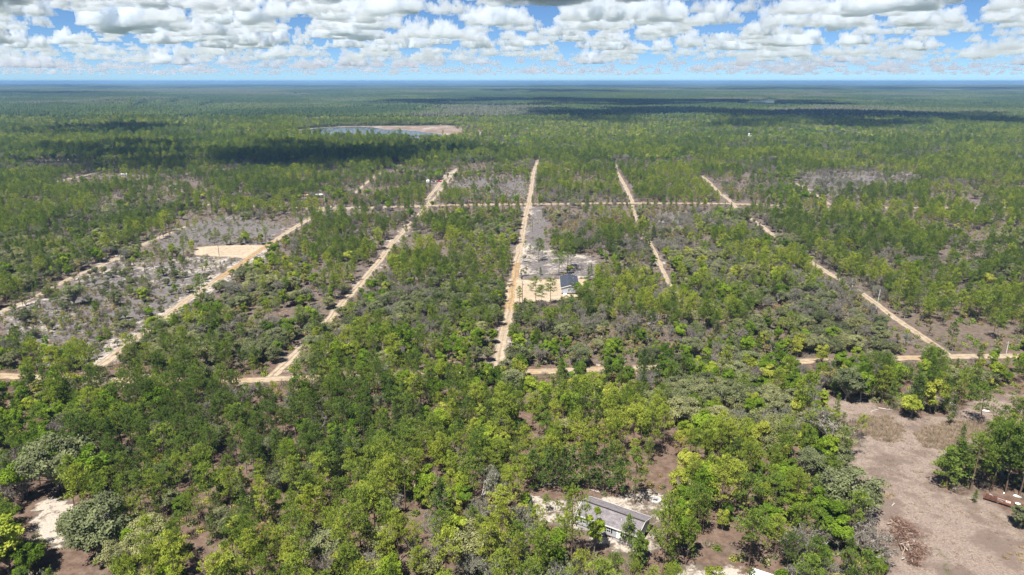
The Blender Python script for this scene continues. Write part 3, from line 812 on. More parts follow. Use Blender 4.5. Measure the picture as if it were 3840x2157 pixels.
# ------------------------------------------------------------------ which trees grow where
SPN = ['pine_tree', 'sand_pine', 'oak_tree', 'live_oak', 'bare_oak', 'turkey_oak']
def mixv(**k): return np.array([k.get(s, 0) for s in ('pine', 'sandp', 'oak', 'live', 'bare', 'turkey')], float)
BASE = [(1400, 9999, .92, mixv(pine=.47, sandp=.17, oak=.13, live=.09, bare=.08, turkey=.06)),
        (1235, 1400, .86, mixv(pine=.2, sandp=.05, oak=.27, live=.22, bare=.12, turkey=.14)),
        (780, 1235, .74, mixv(pine=.36, sandp=.05, oak=.06, live=.07, bare=.08, turkey=.40)),
        (610, 780, .72, mixv(pine=.44, sandp=.03, oak=.06, live=.04, bare=.09, turkey=.34)),
        (-99, 610, .95, mixv(pine=.62, sandp=.04, oak=.11, live=.08, bare=.07, turkey=.08))]
AREAS = [
 (DENSE_L, .85, mixv(pine=.62, sandp=.14, live=.1, bare=.1, oak=.04)),
 ([(-200, 600), (700, 600), (1250, 690), (1250, 772), (-200, 790)], .7, mixv(pine=.56, turkey=.28, bare=.06, oak=.06, live=.04)),
 ([(2080, 785), (2360, 795), (2440, 900), (2480, 1040), (2360, 1040), (2235, 955), (2120, 950), (2070, 860)], .74, mixv(pine=.58, turkey=.26, live=.06, bare=.1)),
 ([(2440, 870), (2760, 800), (3000, 960), (3350, 1230), (2560, 1330), (2520, 1050)], .86, mixv(pine=.34, live=.19, oak=.1, bare=.17, turkey=.20)),
 ([(2790, 792), (3950, 792), (3950, 1320), (3570, 1330), (3350, 1170), (3000, 940)], .78, mixv(pine=.54, live=.13, bare=.12, oak=.07, turkey=.14)),
 ([(1900, 1120), (2560, 1110), (2560, 1370), (1890, 1370)], .9, mixv(oak=.22, pine=.24, live=.12, turkey=.28, bare=.14)),
 ([(2560, 540), (3950, 540), (3950, 760), (2560, 750)], .68, mixv(pine=.6, turkey=.2, bare=.1, oak=.05, live=.05)),
 ([(1210, 1120), (1330, 1060), (1900, 1100), (1880, 1380), (1060, 1390), (1150, 1290)], .9, mixv(oak=.30, live=.24, pine=.14, bare=.14, turkey=.18)),
 ([(640, 1200), (1000, 960), (1180, 1000), (1200, 1220), (1050, 1360), (420, 1390), (400, 1350)], .8, mixv(oak=.24, live=.24, pine=.2, bare=.14, turkey=.18)),
 (GREY_A, .2, mixv(turkey=.55, pine=.2, bare=.2, oak=.05)), (GREY_B, .18, mixv(pine=.4, bare=.4, turkey=.2)), (GREY_C, .28, mixv(pine=.35, turkey=.4, bare=.25)),
 (OPEN1, .34, mixv(pine=.34, turkey=.52, live=.14, bare=.06, oak=.04)), (PURPLE, .14, mixv(pine=.5, turkey=.4, bare=.1)),
 ([(1680, 1860), (2010, 1900), (2060, 2080), (2210, 2250), (1600, 2250)], .85, mixv(bare=.36, oak=.18, pine=.26, live=.2)),
 ([(2510, 1640), (3120, 1500), (3240, 1900), (3240, 2300), (2480, 2300)], .9, mixv(live=.3, oak=.28, bare=.2, pine=.17, turkey=.05)),
 ([(2560, 1380), (3060, 1380), (3060, 1480), (3000, 1560), (2600, 1640)], .95, mixv(pine=.7, oak=.1, bare=.1, live=.1)),
 ([(600, 505), (1110, 505), (1110, 545), (600, 560)], .95, mixv(oak=.4, pine=.3, live=.2, bare=.1)),
 ([(1900, 505), (2400, 470), (2500, 455), (3500, 472), (3560, 512), (2500, 545), (1900, 545)], .95, mixv(oak=.36, live=.26, bare=.2, pine=.18)),
 ([(1100, 440), (1850, 440), (1850, 472), (1100, 480)], .95, mixv(live=.4, pine=.25, oak=.2, bare=.15)),
 (STRIP, .018, mixv(pine=.6, turkey=.4)),
 (FIELD, 0, None), (CLEAR, .0, None), (YARD1, 0, None), (BEHIND, .03, mixv(pine=.6, turkey=.4)), (FRONT1, 0, None), (TINYARD, .02, mixv(pine=1)),
 ([(1080, 500), (1850, 518), (1850, 548), (1080, 540)], .55, mixv(pine=.4, live=.3, oak=.3)), (LAKE_MUD, 0, None), ([(1690, 474), (1790, 482), (1835, 500), (1800, 522), (1720, 518), (1740, 496)], .22, mixv(pine=.4, live=.3, oak=.3)), (PADS[0][3], 0, None), (PADS[1][3], 0, None),
]

# ------------------------------------------------------------------ trees set one by one: base px, base row, top row, species, tone, label
HERO = [
 (3672, 1595, 1450, 'pine_tree', .35, 'lone pine with a bare trunk and dark round shadow in the dry field'),
 (2990, 1578, 1488, 'oak_tree', .55, 'bright green oak at the field edge, taller of a touching pair'),
 (3052, 1575, 1502, 'oak_tree', .6, 'rounder bright green oak of the touching pair, nearer the field'),
 (3105, 1690, 1540, 'bare_oak', .4, 'broad grey leafless oak spreading over the upper edge of the dry field'),
 (3490, 1550, 1428, 'oak_tree', .95, 'broad yellow-green oak at the far side of the dry field'),
 (3415, 1568, 1490, 'oak_tree', .9, 'low yellow-green oak with a dark stem before the broad yellow one'),
 (3268, 1462, 1325, 'pine_tree', .25, 'tall dark pine pair above the dry field, the western one'),
 (3309, 1488, 1330, 'pine_tree', .2, 'tall dark pine pair above the dry field, the eastern one'),
 (3559, 1592, 1535, 'turkey_oak', .1, 'small green sapling with open branches inside the dry field'),
 (3093, 1467, 1362, 'turkey_oak', .55, 'small slanting yellow-leaved tree over its shadow at the top of the field'),
 (3175, 1502, 1382, 'live_oak', .2, 'dark bushy oak with one yellow side above the dry field'),
 (3679, 1346, 1280, 'turkey_oak', .6, 'round golden green tree standing on the near cross road'),
 (3720, 1452, 1360, 'oak_tree', .8, 'flat-topped yellow-green oak beyond the lone field pine'),
 (3548, 1830, 1690, 'sand_pine', .75, 'full green tree at the western end of the grove by the trailer'),
 (3640, 1838, 1650, 'pine_tree', .5, 'leaning pine second in the grove behind the rusty trailer'),
 (3712, 1846, 1600, 'pine_tree', .3, 'tallest dark pine of the grove behind the rusty trailer'),
 (3770, 1850, 1610, 'pine_tree', .25, 'dark pine in the middle of the grove behind the trailer'),
 (3822, 1858, 1590, 'pine_tree', .35, 'pine with a pale leaning trunk at the frame end of the grove'),
 (3592, 1812, 1660, 'sand_pine', .4, 'bushy pine behind the full green tree of the trailer grove'),
 (3690, 1795, 1600, 'pine_tree', .45, 'lighter pine at the back of the trailer grove'),
 (3762, 1790, 1600, 'oak_tree', .25, 'deep green oak crown at the back of the trailer grove'),
 (3745, 1750, 1620, 'pine_tree', .3, 'farthest dark pine of the trailer grove'),
 (3826, 1750, 1620, 'oak_tree', .2, 'farthest dark oak of the trailer grove'),
 (3653, 1884, 1838, 'sand_pine', .6, 'small dense conifer bush at the end of the rusty trailer'),
 (3822, 1978, 1905, 'live_oak', .2, 'dark bush cut by the frame below the trailer'),
 (3060, 1748, 1640, 'oak_tree', .5, 'two-toned bright oak leaning over the near edge of the dry field'),
 (3030, 1800, 1690, 'live_oak', .2, 'dark grey-green oak below the two-toned bright one'),
 (3182, 1938, 1775, 'live_oak', .4, 'tall grey-green mossy oak poking into the dry field'),
 (3243, 1884, 1840, 'oak_tree', .35, 'small bright green bush beside the mossy oak in the field'),
 (2947, 1868, 1756, 'oak_tree', .45, 'vivid green oak west of the mossy field oak'),
 (2968, 1972, 1862, 'oak_tree', .7, 'yellow-green oak below the vivid green one'),
 (3088, 2025, 1885, 'oak_tree', .3, 'deep green broad oak near the brush pile'),
 (3140, 2065, 1955, 'oak_tree', .45, 'mid green oak joined below the deep green broad one'),
 (3172, 2105, 2050, 'turkey_oak', .6, 'small golden yellow tree near the brush pile'),
 (3255, 2095, 1985, 'bare_oak', .2, 'low grey leafless thicket tree beside the brush pile'),
 (3300, 2152, 2098, 'oak_tree', .55, 'round lime green bush below the grey thicket by the brush pile'),
 (2806, 2130, 1925, 'pine_tree', .45, 'pine with clear pale trunk rising beside the white tin roof'),
 (2994, 2130, 1985, 'bare_oak', .1, 'white-limbed bare oak east of the white tin roof'),
 (2142, 2150, 1862, 'pine_tree', .7, 'tall pine with long dark trunk hiding the end of the grey-roofed house'),
 (2482, 2160, 1897, 'pine_tree', .65, 'tall slim pine off the far corner of the grey-roofed house'),
 (2352, 2048, 1937, 'sand_pine', .7, 'young pine standing against the wall of the grey-roofed house'),
 (2065, 2150, 2004, 'oak_tree', .35, 'vivid green rounded oak in front of the grey-roofed house'),
 (2228, 2070, 1920, 'oak_tree', .75, 'slender yellow-green tree touching the front of the grey-roofed house'),
 (2018, 2022, 1907, 'pine_tree', .85, 'yellow-green pine in the sandy yard of the grey-roofed house'),
 (1970, 1910, 1850, 'oak_tree', .5, 'bright green oak at the corner of the sandy house yard'),
 (2049, 1921, 1857, 'pine_tree', .5, 'small pine alone on the pale sand of the house yard'),
 (2381, 1889, 1693, 'pine_tree', .5, 'pale-trunked tall tree right behind the grey-roofed house'),
 (2002, 1826, 1690, 'sand_pine', .3, 'first and westernmost pine of the row behind the house'),
 (2060, 1838, 1682, 'sand_pine', .35, 'second pine of the row behind the grey-roofed house'),
 (2112, 1846, 1690, 'sand_pine', .2, 'third pine of the row behind the grey-roofed house'),
 (2145, 1846, 1680, 'sand_pine', .4, 'fourth pine of the row behind the grey-roofed house'),
 (2206, 1838, 1672, 'sand_pine', .3, 'fifth pine of the row behind the grey-roofed house'),
 (2262, 1846, 1690, 'sand_pine', .15, 'sixth pine of the row behind the grey-roofed house'),
 (2310, 1862, 1720, 'sand_pine', .25, 'last and easternmost pine of the row behind the house'),
 (1824, 1900, 1755, 'bare_oak', .85, 'grey-green mossy leafless tree west of the sandy house yard'),
 (1662, 2008, 1813, 'sand_pine', .3, 'big dark pine west of the grey brushy thicket'),
 (1834, 1740, 1620, 'oak_tree', .8, 'slender lime green oak north west of the grey-roofed house'),
 (1688, 1600, 1503, 'oak_tree', .95, 'palest lime green tree among the dark pines'),
 (2424, 1480, 1388, 'bare_oak', .0, 'dead reddish grey snag tree among the pines'),
 (1199, 1650, 1546, 'bare_oak', .05, 'purple-grey leafless tree alone among dark pines'),
 (1251, 1430, 1344, 'oak_tree', .6, 'lime and green oak just above the near cross road'),
 (1427, 1292, 1210, 'oak_tree', .4, 'wide vivid green oak in the hardwoods west of the main road'),
 (1516, 1330, 1221, 'oak_tree', .3, 'tall vivid green oak beside the wide vivid one'),
 (1087, 1275, 1193, 'oak_tree', .35, 'rounded green oak leaning over the pale road'),
 (1419, 1452, 1366, 'bare_oak', .6, 'whitish leafless tree at the near cross road'),
 (82, 1376, 1228, 'pine_tree', .2, 'dark leaning pine beside the near cross road at the frame edge'),
 (295, 1674, 1516, 'pine_tree', .55, 'lone pine with bare trunk on a small sandy opening'),
 (396, 1671, 1540, 'pine_tree', .6, 'slim pine east of the lone one on the sandy opening'),
 (459, 1676, 1520, 'pine_tree', .65, 'thick-trunked pine at the rim of the sandy opening'),
 (152, 1820, 1660, 'pine_tree', .3, 'slim pine on the top rim of the bottom clearing'),
 (89, 1810, 1640, 'pine_tree', .35, 'forking pine west of the slim one at the clearing rim'),
 (225, 1838, 1655, 'live_oak', .45, 'broad grey-green oak at the top rim of the bottom clearing'),
 (361, 1838, 1690, 'oak_tree', .25, 'vivid dark green oak beside the broad grey-green one'),
 (324, 1916, 1776, 'pine_tree', .25, 'wide-limbed pine at the side of the white sand patch'),
 (385, 2068, 1895, 'live_oak', .35, 'dark oak throwing a black shadow in the bottom clearing'),
 (300, 2040, 1930, 'live_oak', .5, 'paler grey-green oak west of the shadow-throwing one'),
 (40, 2150, 1965, 'oak_tree', .85, 'yellow-green oak in the bottom corner of the clearing'),
 (28, 1975, 1900, 'oak_tree', .5, 'mid green oak cut by the frame beside the clearing'),
 (115, 2160, 2060, 'oak_tree', .2, 'small green oak at the very bottom of the clearing'),
 (375, 2136, 2088, 'turkey_oak', .1, 'tiny bare sapling alone on the brown bottom clearing'),
 (1948, 1148, 1074, 'pine_tree', .7, 'slim yellow-green pine beside the pole on the sandy driveway'),
 (2065, 1142, 1043, 'pine_tree', .4, 'dark open pine west of the slate-roofed house'),
 (2009, 1146, 1036, 'pine_tree', .5, 'taller pine of the clump on the sandy driveway'),
 (2031, 1158, 1073, 'pine_tree', .45, 'shorter pine of the clump on the sandy driveway'),
 (2095, 1035, 943, 'pine_tree', .45, 'leaning pine directly behind the slate-roofed house'),
 (2127, 1026, 878, 'pine_tree', .3, 'tall pine over the ridge of the slate-roofed house'),
 (2141, 1005, 908, 'pine_tree', .3, 'second tall pine over the ridge of the slate-roofed house'),
 (2028, 1033, 1000, 'sand_pine', .1, 'small dark conifer on white sand by the slate-roofed house'),
 (2135, 1026, 994, 'oak_tree', .8, 'low yellow-green bush behind the slate roof ridge'),
 (2168, 1106, 1061, 'oak_tree', .35, 'vivid green oak covering the corner of the slate-roofed house'),
 (2200, 1102, 1040, 'oak_tree', .5, 'bright oak just east of the slate-roofed house'),
 (2243, 1104, 1034, 'oak_tree', .45, 'second bright oak east of the slate-roofed house'),
 (2112, 1140, 1108, 'turkey_oak', .85, 'orange-leaved low tree in front of the slate-roofed house'),
 (2019, 982, 893, 'pine_tree', .35, 'lone pine on the open strip north of the slate-roofed house'),
 (617, 1009, 948, 'pine_tree', .4, 'pine in open scrub, easternmost of three small ones'),
 (575, 1009, 945, 'pine_tree', .5, 'pine in open scrub, middle of three small ones'),
 (545, 1004, 950, 'pine_tree', .4, 'pine in open scrub, westernmost of three small ones'),
 (657, 1050, 978, 'sand_pine', .1, 'dark low pine in the middle of the open scrub'),
 (759, 1180, 1028, 'pine_tree', .4, 'tall pine in front of the pale stretch of road by the scrub'),
 (883, 984, 966, 'sand_pine', .2, 'tiny cone-shaped conifer beside the orange road'),
 (540, 1134, 1078, 'oak_tree', .8, 'yellow-green bush pair in the middle of the open scrub'),
 (438, 1149, 1088, 'live_oak', .5, 'grey-green oak in the open scrub'),
 (485, 1209, 1142, 'pine_tree', .45, 'bare-trunked pine at the lower side of the open scrub'),
 (280, 1150, 1068, 'live_oak', .4, 'widest grey-green oak among yellow scrub near the narrow track'),
 (1025, 966, 908, 'oak_tree', .4, 'round vivid green oak beside the pale end of the orange road'),
 (3399, 1298, 1243, 'bare_oak', .9, 'leaning dead grey tree near the bend of the eastern sand road'),
]
OVERRIDE_R = {0: 1.0, 13: 1.5, 14: 1.3, 3: 1.5, 34: 1.3, 38: .8, 42: .6, 39: .8, 40: .8}       # wider crowns

# points that stay in view between the trees: (column, row)
KEEP = []
for P, step in (([(1871, 1340), (1893, 1237), (1913, 1150), (1927, 1073), (1949, 928), (1977, 784), (1992, 714), (2015, 606)], 22),
                ([(1110, 1318), (1140, 1290)], 40), ([(1230, 1200), (1267, 1153), (1355, 1058), (1429, 973), (1479, 903), (1529, 849)], 26), ([(1599, 745), (1668, 664), (1726, 630)], 22), ([(1630, 735), (1668, 692)], 20),
                ([(647, 1167), (697, 1122), (796, 1063), (921, 978), (1045, 893), (1170, 816)], 26), ([(390, 1352), (440, 1320)], 25),
                ([(0, 1167), (174, 1095)], 40), ([(234, 1058), (450, 960)], 30), ([(216, 680), (269, 669)], 25), ([(335, 654), (433, 632)], 25), ([(1357, 701), (1440, 645)], 28),
                ([(2320, 660), (2370, 752)], 22), ([(2635, 660), (2709, 734), (2759, 775)], 22), ([(2819, 824), (2908, 888)], 26), ([(3045, 985), (3122, 1033)], 26), ([(3250, 1112), (3406, 1232)], 28), ([(3440, 1250), (3470, 1270)], 25),
                ([(2983, 687), (3078, 742)], 30), ([(2450, 935), (2499, 1040)], 28), ([(1640, 771), (1967, 767), (2370, 763), (2800, 765), (2960, 772)], 26), ([(1215, 781), (1330, 781), (1500, 777)], 45), ([(3100, 776), (3830, 781)], 110),
                ([(0, 1409), (90, 1411)], 30), ([(920, 1428), (1120, 1404)], 34), ([(2000, 1398), (2070, 1396)], 34), ([(2200, 1390), (2250, 1388)], 34), ([(3000, 1357), (3070, 1355)], 40), ([(3360, 1343), (3440, 1342)], 40), ([(3560, 1340), (3840, 1337)], 46)):
    P = np.array(P, float); d = np.r_[0, np.cumsum(np.hypot(*np.diff(P, axis=0).T))]
    s = np.arange(0, d[-1] + 1, step)
    KEEP += list(zip(np.interp(s, d, P[:, 0]), np.interp(s, d, P[:, 1])))
KEEP += [(u, v) for u in range(740, 1000, 36) for v in (930, 955)] + [(2100, 1060), (2120, 1040), (2160, 1040), (2118, 1090), (2133, 1085), (2180, 1050), (1605, 676), (1645, 678), (1600, 668), (2807, 507), (1200, 735), (1150, 735), (1625, 676)]
KEEP += [(u, v) for u, v in ((2270, 1880), (2330, 1910), (2400, 1935), (2300, 1950), (2420, 1990), (2440, 1960), (2290, 1990), (2320, 2010), (2457, 1870), (2500, 1880), (2280, 2050), (2000, 1865), (2060, 1870), (2120, 1880), (2450, 2020), (2100, 1830), (2200, 1850), (2300, 1865), (2020, 1840))]
KEEP += [(u, v) for u, v in ((200, 1960), (240, 1900), (160, 1880), (290, 2000), (240, 2100), (330, 2120), (200, 1990), (280, 2140), (400, 2140), (2700, 2110), (2640, 2060), (2730, 2050), (2850, 2145), (2600, 2130), (2760, 2080), (2700, 2060), (800, 2052))]
KEEP += [(u, v) for u in range(3280, 3840, 60) for v in range(1600, 2150, 60) if inpoly(np.array([u]), np.array([v]), FIELD)[0]]
KEEP += [(1930, 1060), (1925, 1100), (1950, 1122), (1990, 1080), (2050, 1092), (1990, 1122), (1912, 1145), (2030, 1120), (2080, 1125), (3665, 1500), (3680, 1470), (3672, 1560)]
KEEP += [(3740, 1875), (3790, 1885), (3830, 1895), (3150, 1560), (3200, 1530), (3320, 1560)] + [(u, v) for u in range(1120, 1680, 50) for v in (480, 485) if inpoly(np.array([u]), np.array([v]), LAKE_MUD)[0]] + [(1240, 497), (1300, 492), (1360, 492), (1800, 500)] + [(u, 494 + (u > 1300) * 3) for u in range(1130, 1480, 40)]
KEEP = np.array([q for q in KEEP if not (q[0] > 3690 and 1580 < q[1] < 1760)])

rng = np.random.default_rng(11)
def cand(y0, y1, cell, xf):
    g = []
    ys = np.arange(y0, y1, cell)
    for y in ys:
        w = min(xf * y + 30, 5000)
        x = np.arange(-w, w, cell)
        g.append(np.c_[x, np.full(len(x), y)])
    g = np.concatenate(g)
    return g + (rng.random(g.shape) - .5) * cell * .95
P = np.concatenate([cand(84, 900, 3.7, .83), cand(900, 1800, 5.6, .83)])
X, Y = P.T
wx = X + (fbm(n1, X, Y, 24) - .5) * 22; wy = Y + (fbm(n2, X, Y, 24) - .5) * 22
U, V_, _ = prj(wx, np.maximum(wy, 45))
dens = np.zeros(len(X)); mx = np.zeros((len(X), 6))
for v0, v1, d, m in BASE:
    k = (V_ >= v0) & (V_ < v1); dens[k] = d; mx[k] = m
U0, V0, PXM = prj(X, Y)
for poly, d, m in AREAS:
    uu, vv = (U0, V0) if m is None else (U, V_)
    k = inpoly(uu, vv, poly); dens[k] = d
    if m is not None: mx[k] = m
clump = fbm(n3, X + 400, Y, 34, 3)
dens = dens * np.where(dens > .8, np.clip(.62 + clump * .8, .6, 1.0), np.clip(sstep(.26, .66, clump) * 2.0, .15, 1.9))
# patches of one kind
for s, (nn, sc_) in enumerate(((n1, 70), (n2, 60), (n3, 45), (n4, 50), (n1, 38), (n2, 42))):
    mx[:, s] *= np.clip(sstep(.28, .72, fbm(nn, X + 313 * s, Y + 771 * s, sc_, 2)) * 2.2, .05, 2.2)
# far hardwood patches
k = Y > 900
hw = sstep(.50, .62, fbm(n2, X - 2000, Y, 260, 3)) * k
mx = mx * (1 - hw[:, None]) + hw[:, None] * mixv(oak=.42, live=.24, bare=.2, pine=.14)
mx /= mx.sum(1)[:, None] + 1e-9
cum = np.cumsum(mx, 1); rv = rng.random(len(X))
spi = np.clip((rv[:, None] > cum).sum(1), 0, 5)
keep = rng.random(len(X)) < dens
keep &= look(road_m, X, Y) < .5
# heights
HM = np.array([11.2, 9.2, 7.4, 6.6, 6.8, 5.4]); HS = np.array([2.5, 1.7, 1.6, 1.3, 1.5, .9])
Hh = HM[spi] + rng.normal(size=len(X)) * HS[spi]
Hh *= np.where(V_ > 1400, 1.0, np.where(V_ > 780, .88, np.where(V_ > 610, .82, 1.05)))
k = inpoly(U, V_, OPEN1) | inpoly(U, V_, PURPLE); Hh = np.where(k, Hh * .62, Hh)
Hh = np.clip(Hh, 2.2, 19)
HERO_XY = np.array([un(h[0], h[1]) for h in HERO])
var = np.zeros(len(X), int); sx = np.ones(len(X)); sxy = np.ones(len(X))
for s, nme in enumerate(SPN):
    k = np.where(spi == s)[0]
    var[k] = rng.integers(len(SPEC[nme]), size=len(k))
    hh = np.array([d['H'] for d in SPEC[nme]]); rr_ = np.array([d['R'] for d in SPEC[nme]])
    sx[k] = Hh[k] / hh[var[k]]
    sxy[k] = sx[k] * rng.uniform(.86, 1.16, len(k)) * np.where((V_[k] < 1235) & (V_[k] > 600) & (s < 2), .80, .84 if s < 3 else .92)
    PR = rr_[var[k]] * sxy[k]
    # a crown must not hide what the photograph shows, nor stand in a hero tree or on a road
    ku = U0[k]; kv = V0[k]; pm = PXM[k]
    tv = prj(X[k], Y[k], Hh[k])[1]
    bad = np.zeros(len(k), bool)
    for (a, b) in KEEP:
        bad |= (np.abs(ku - a) < PR * pm * .92) & (kv > b - 2) & (tv < b + 3)
    for (hx, hy) in HERO_XY:
        bad |= np.hypot(X[k] - hx, Y[k] - hy) < 2.0 + PR * .35
    keep[k] &= ~bad
# keep houses and gear free
for (a, b, r) in ((22, 129.5, 10.5), (27.5, 313, 12), (-68, 668, 7), (-40, 690, 5)):
    keep &= np.hypot(X - a, Y - b) > r
rot = rng.random(len(X)) * 2 * math.pi
tone = np.clip(.5 + (fbm(n4, X, Y, 55, 2) - .5) * 1.1 + rng.normal(size=len(X)) * .27, 0, 1)
tone = np.where((Y > 950) & (hw > .5) & (spi == 2), np.clip(tone + .35, 0, 1), tone)
I = np.where(keep)[0]
print('trees', len(I), np.bincount(spi[I]))

# ------------------------------------------------------------------ the 300 of each kind that show largest stand as single trees
CATN = {'pine_tree': 'pine tree', 'sand_pine': 'sand pine', 'oak_tree': 'oak tree', 'live_oak': 'live oak', 'bare_oak': 'bare oak', 'turkey_oak': 'turkey oak'}
GRP = {'pine_tree': 'pines in the woods', 'sand_pine': 'dense dark pines in the woods', 'oak_tree': 'bright spring oaks in the woods', 'live_oak': 'grey-green oaks in the woods', 'bare_oak': 'leafless grey oaks', 'turkey_oak': 'small scrub oaks'}
def plant(sp, vi, x, y, s, sw, rz, tn, label):
    d = SPEC[sp][vi]
    o = thing(sp, label, CATN[sp], (x, y, 0), rz, GRP[sp])
    o.scale = (sw, sw, s)
    link('trunk', d['trunk'], o, tone=float(tn))
    link('crown', d['crown'], o, tone=float(tn))
    return o
count = {s: 0 for s in SPN}
for hi, (u, v, vt, sp, tn, lab) in enumerate(HERO):
    x, y = HERO_XY[hi]
    h = (v - vt) / vpm(v) * 1.03
    vi = (hi * 5 + 2) % len(SPEC[sp])
    if hi == 0: vi = max(range(len(SPEC[sp])), key=lambda q: SPEC[sp][q]['ntri'])
    s = h / SPEC[sp][vi]['H']
    sw = s * OVERRIDE_R.get(hi, 1.0)
    if sp in ('pine_tree', 'sand_pine') and s > 1.15: sw *= .86
    plant(sp, vi, x, y, s, sw, (hi * 2.39) % 6.28, tn, lab); count[sp] += 1

ANCH = [
 (2230, 1760, 'behind the grey-roofed house'), (2170, 2130, 'in front of the grey-roofed house'), (1850, 1930, 'west of the sandy house yard'), (2580, 1800, 'east of the fire ring'),
 (2560, 2040, 'between house and tin roof'), (2860, 2060, 'around the white tin roof'), (3120, 2080, 'west of the brush pile'), (3060, 1800, 'at the dry field near edge'),
 (3020, 1600, 'west of the broad leafless field oak'), (3220, 1430, 'at the dry field top'), (3560, 1440, 'on the dry field far side'), (3720, 1720, 'near the rusty trailer'),
 (2720, 1680, 'on the slope toward the dry field'), (2460, 1560, 'in pines north of the fire ring'), (2200, 1520, 'north of the house pine row'), (1980, 1640, 'north west of the grey-roofed house'),
 (1750, 1760, 'in mossy trees west of the yard'), (1560, 1960, 'in the bottom edge grey thicket'), (1250, 2050, 'along the wood bottom edge'), (900, 2050, 'east of the bottom clearing'),
 (560, 1960, 'beside the bottom clearing'), (300, 1760, 'above the bottom clearing'), (130, 1620, 'at the western wood edge'), (480, 1560, 'near the small sandy opening'),
 (820, 1700, 'in the western pinewood heart'), (1150, 1780, 'in the near pinewood middle'), (1480, 1640, 'around the lime green tree'), (760, 1450, 'south of the orange bend'),
 (1120, 1480, 'below the orange road bend'), (1420, 1470, 'near the whitish leafless tree'), (1720, 1440, 'south of the main road end'), (2040, 1420, 'just south of the near cross road'),
 (2420, 1420, 'around the dead reddish snag'), (2780, 1440, 'in the big stand below the road'), (300, 1330, 'by the pale western road end'), (700, 1300, 'in hardwoods by the pale road'),
 (1050, 1180, 'west of the twin pale roads'), (1400, 1200, 'in hardwoods west of main road'), (1700, 1250, 'beside the lower main road'), (2100, 1240, 'south of the slate-roofed house'),
 (2400, 1230, 'south east of the slate-roofed house'), (2750, 1200, 'in the eastern mossy woods'), (3100, 1180, 'along the eastern sand road'), (3450, 1150, 'beyond the eastern sand road'),
 (3750, 1250, 'at the cross road eastern end'), (200, 1000, 'in the dense western pines'), (450, 1080, 'in the open western scrub'), (850, 1060, 'by the sand pad'), (1250, 950, 'between the orange and pale roads'),
 (1700, 950, 'between the pale road and main road'), (2250, 920, 'north east of the slate-roofed house'), (2650, 950, 'near the faint grassy track'), (3100, 900, 'north of the eastern sand road'), (3600, 950, 'in the far eastern pines'),
 (400, 800, 'north of the western pines'), (1000, 780, 'at the western cross road'), (1800, 720, 'north of the far cross road'), (2700, 720, 'north of the eastern crossing'),
]
AU = np.array([[a, b * 1.3] for a, b, _ in ANCH])
WORD = {'pine_tree': ('pine', ('dark green', 'yellow-green')), 'sand_pine': ('dense pine', ('blackish', 'mid green')), 'oak_tree': ('oak', ('deep green', 'lime green')), 'live_oak': ('broad oak', ('dark', 'grey-green')),
        'bare_oak': ('leafless oak', ('purple-grey', 'mossy grey')), 'turkey_oak': ('scrub oak', ('green', 'orange-tinged'))}
ORD = ['first', 'second', 'third', 'fourth', 'fifth', 'sixth', 'seventh', 'eighth', 'ninth', 'tenth', 'eleventh', 'twelfth', 'thirteenth', 'fourteenth', 'fifteenth', 'sixteenth', 'seventeenth', 'eighteenth', 'nineteenth', 'twentieth'] + ['twenty-' + q for q in ('first', 'second', 'third', 'fourth', 'fifth', 'sixth', 'seventh', 'eighth', 'ninth')] + ['thirtieth'] + ['thirty-' + q for q in ('first', 'second', 'third', 'fourth', 'fifth')]
single = np.zeros(len(X), bool)
inside = (U0 > -60) & (U0 < 3900) & (prj(X, Y, Hh)[1] < 2150)
# how much of each tree the trees before it leave in view, on a coarse raster of the picture, nearest first
TV = prj(X, Y, Hh)[1]
CW = np.zeros(len(X))
for s, nme in enumerate(SPN):
    k = spi == s
    CW[k] = np.array([d['R'] for d in SPEC[nme]])[var[k]] * sxy[k] * PXM[k]
occ = np.zeros((2200 // 8, 3840 // 8), bool)
shown = np.zeros(len(X))
crown_lo = np.array([.45, .2, .25, .2, .25, .3])
for i in I[np.argsort(Y[I])]:
    if Y[i] > 700: break
    a0, a1 = int(max(U0[i] - CW[i] * .75, 0) / 8), int(min(U0[i] + CW[i] * .75, 3839) / 8) + 1
    b0, b1 = int(max(TV[i], 0) / 8), int(min(V0[i] + (TV[i] - V0[i]) * crown_lo[spi[i]], 2199) / 8) + 1
    if a1 <= a0 or b1 <= b0: continue
    w = occ[b0:b1, a0:a1]
    shown[i] = (~w).sum() * 64
    w[:] = True
for s, nme in enumerate(SPN):
    k = I[(spi[I] == s) & inside[I] & (shown[I] > 120)]
    k = k[np.argsort(-shown[k])][:300 - count[nme]]
    single[k] = True
sel = np.where(single)[0]
an = np.array([np.argmin(((AU - [U0[i], V0[i] * 1.3]) ** 2).sum(1)) for i in sel])
keys = {}
for i, a in zip(sel, an):
    m = np.median(Hh[sel][spi[sel] == spi[i]])
    key = (spi[i], 'tall' if Hh[i] > m * 1.0 else 'low', int(tone[i] > .5), a)
    keys.setdefault(key, []).append(i)
for (s, size, tn, a), L in keys.items():
    L.sort(key=lambda i: U0[i])
    nmw, tw = WORD[SPN[s]]
    for q, i in enumerate(L):
        lab = '%s %s %s %s' % (size, tw[tn], nmw, ANCH[a][2])
        if len(L) > 1: lab = '%s from the west, %s' % (ORD[q] if q < len(L) - 1 or q == 0 else 'last', lab) if q < 35 else lab
        plant(SPN[s], int(var[i]), float(X[i]), float(Y[i]), float(sx[i]), float(sxy[i]), float(rot[i]), float(tone[i]), lab)
rest = I[~single[I]]
print('single', len(sel), 'rest', len(rest))
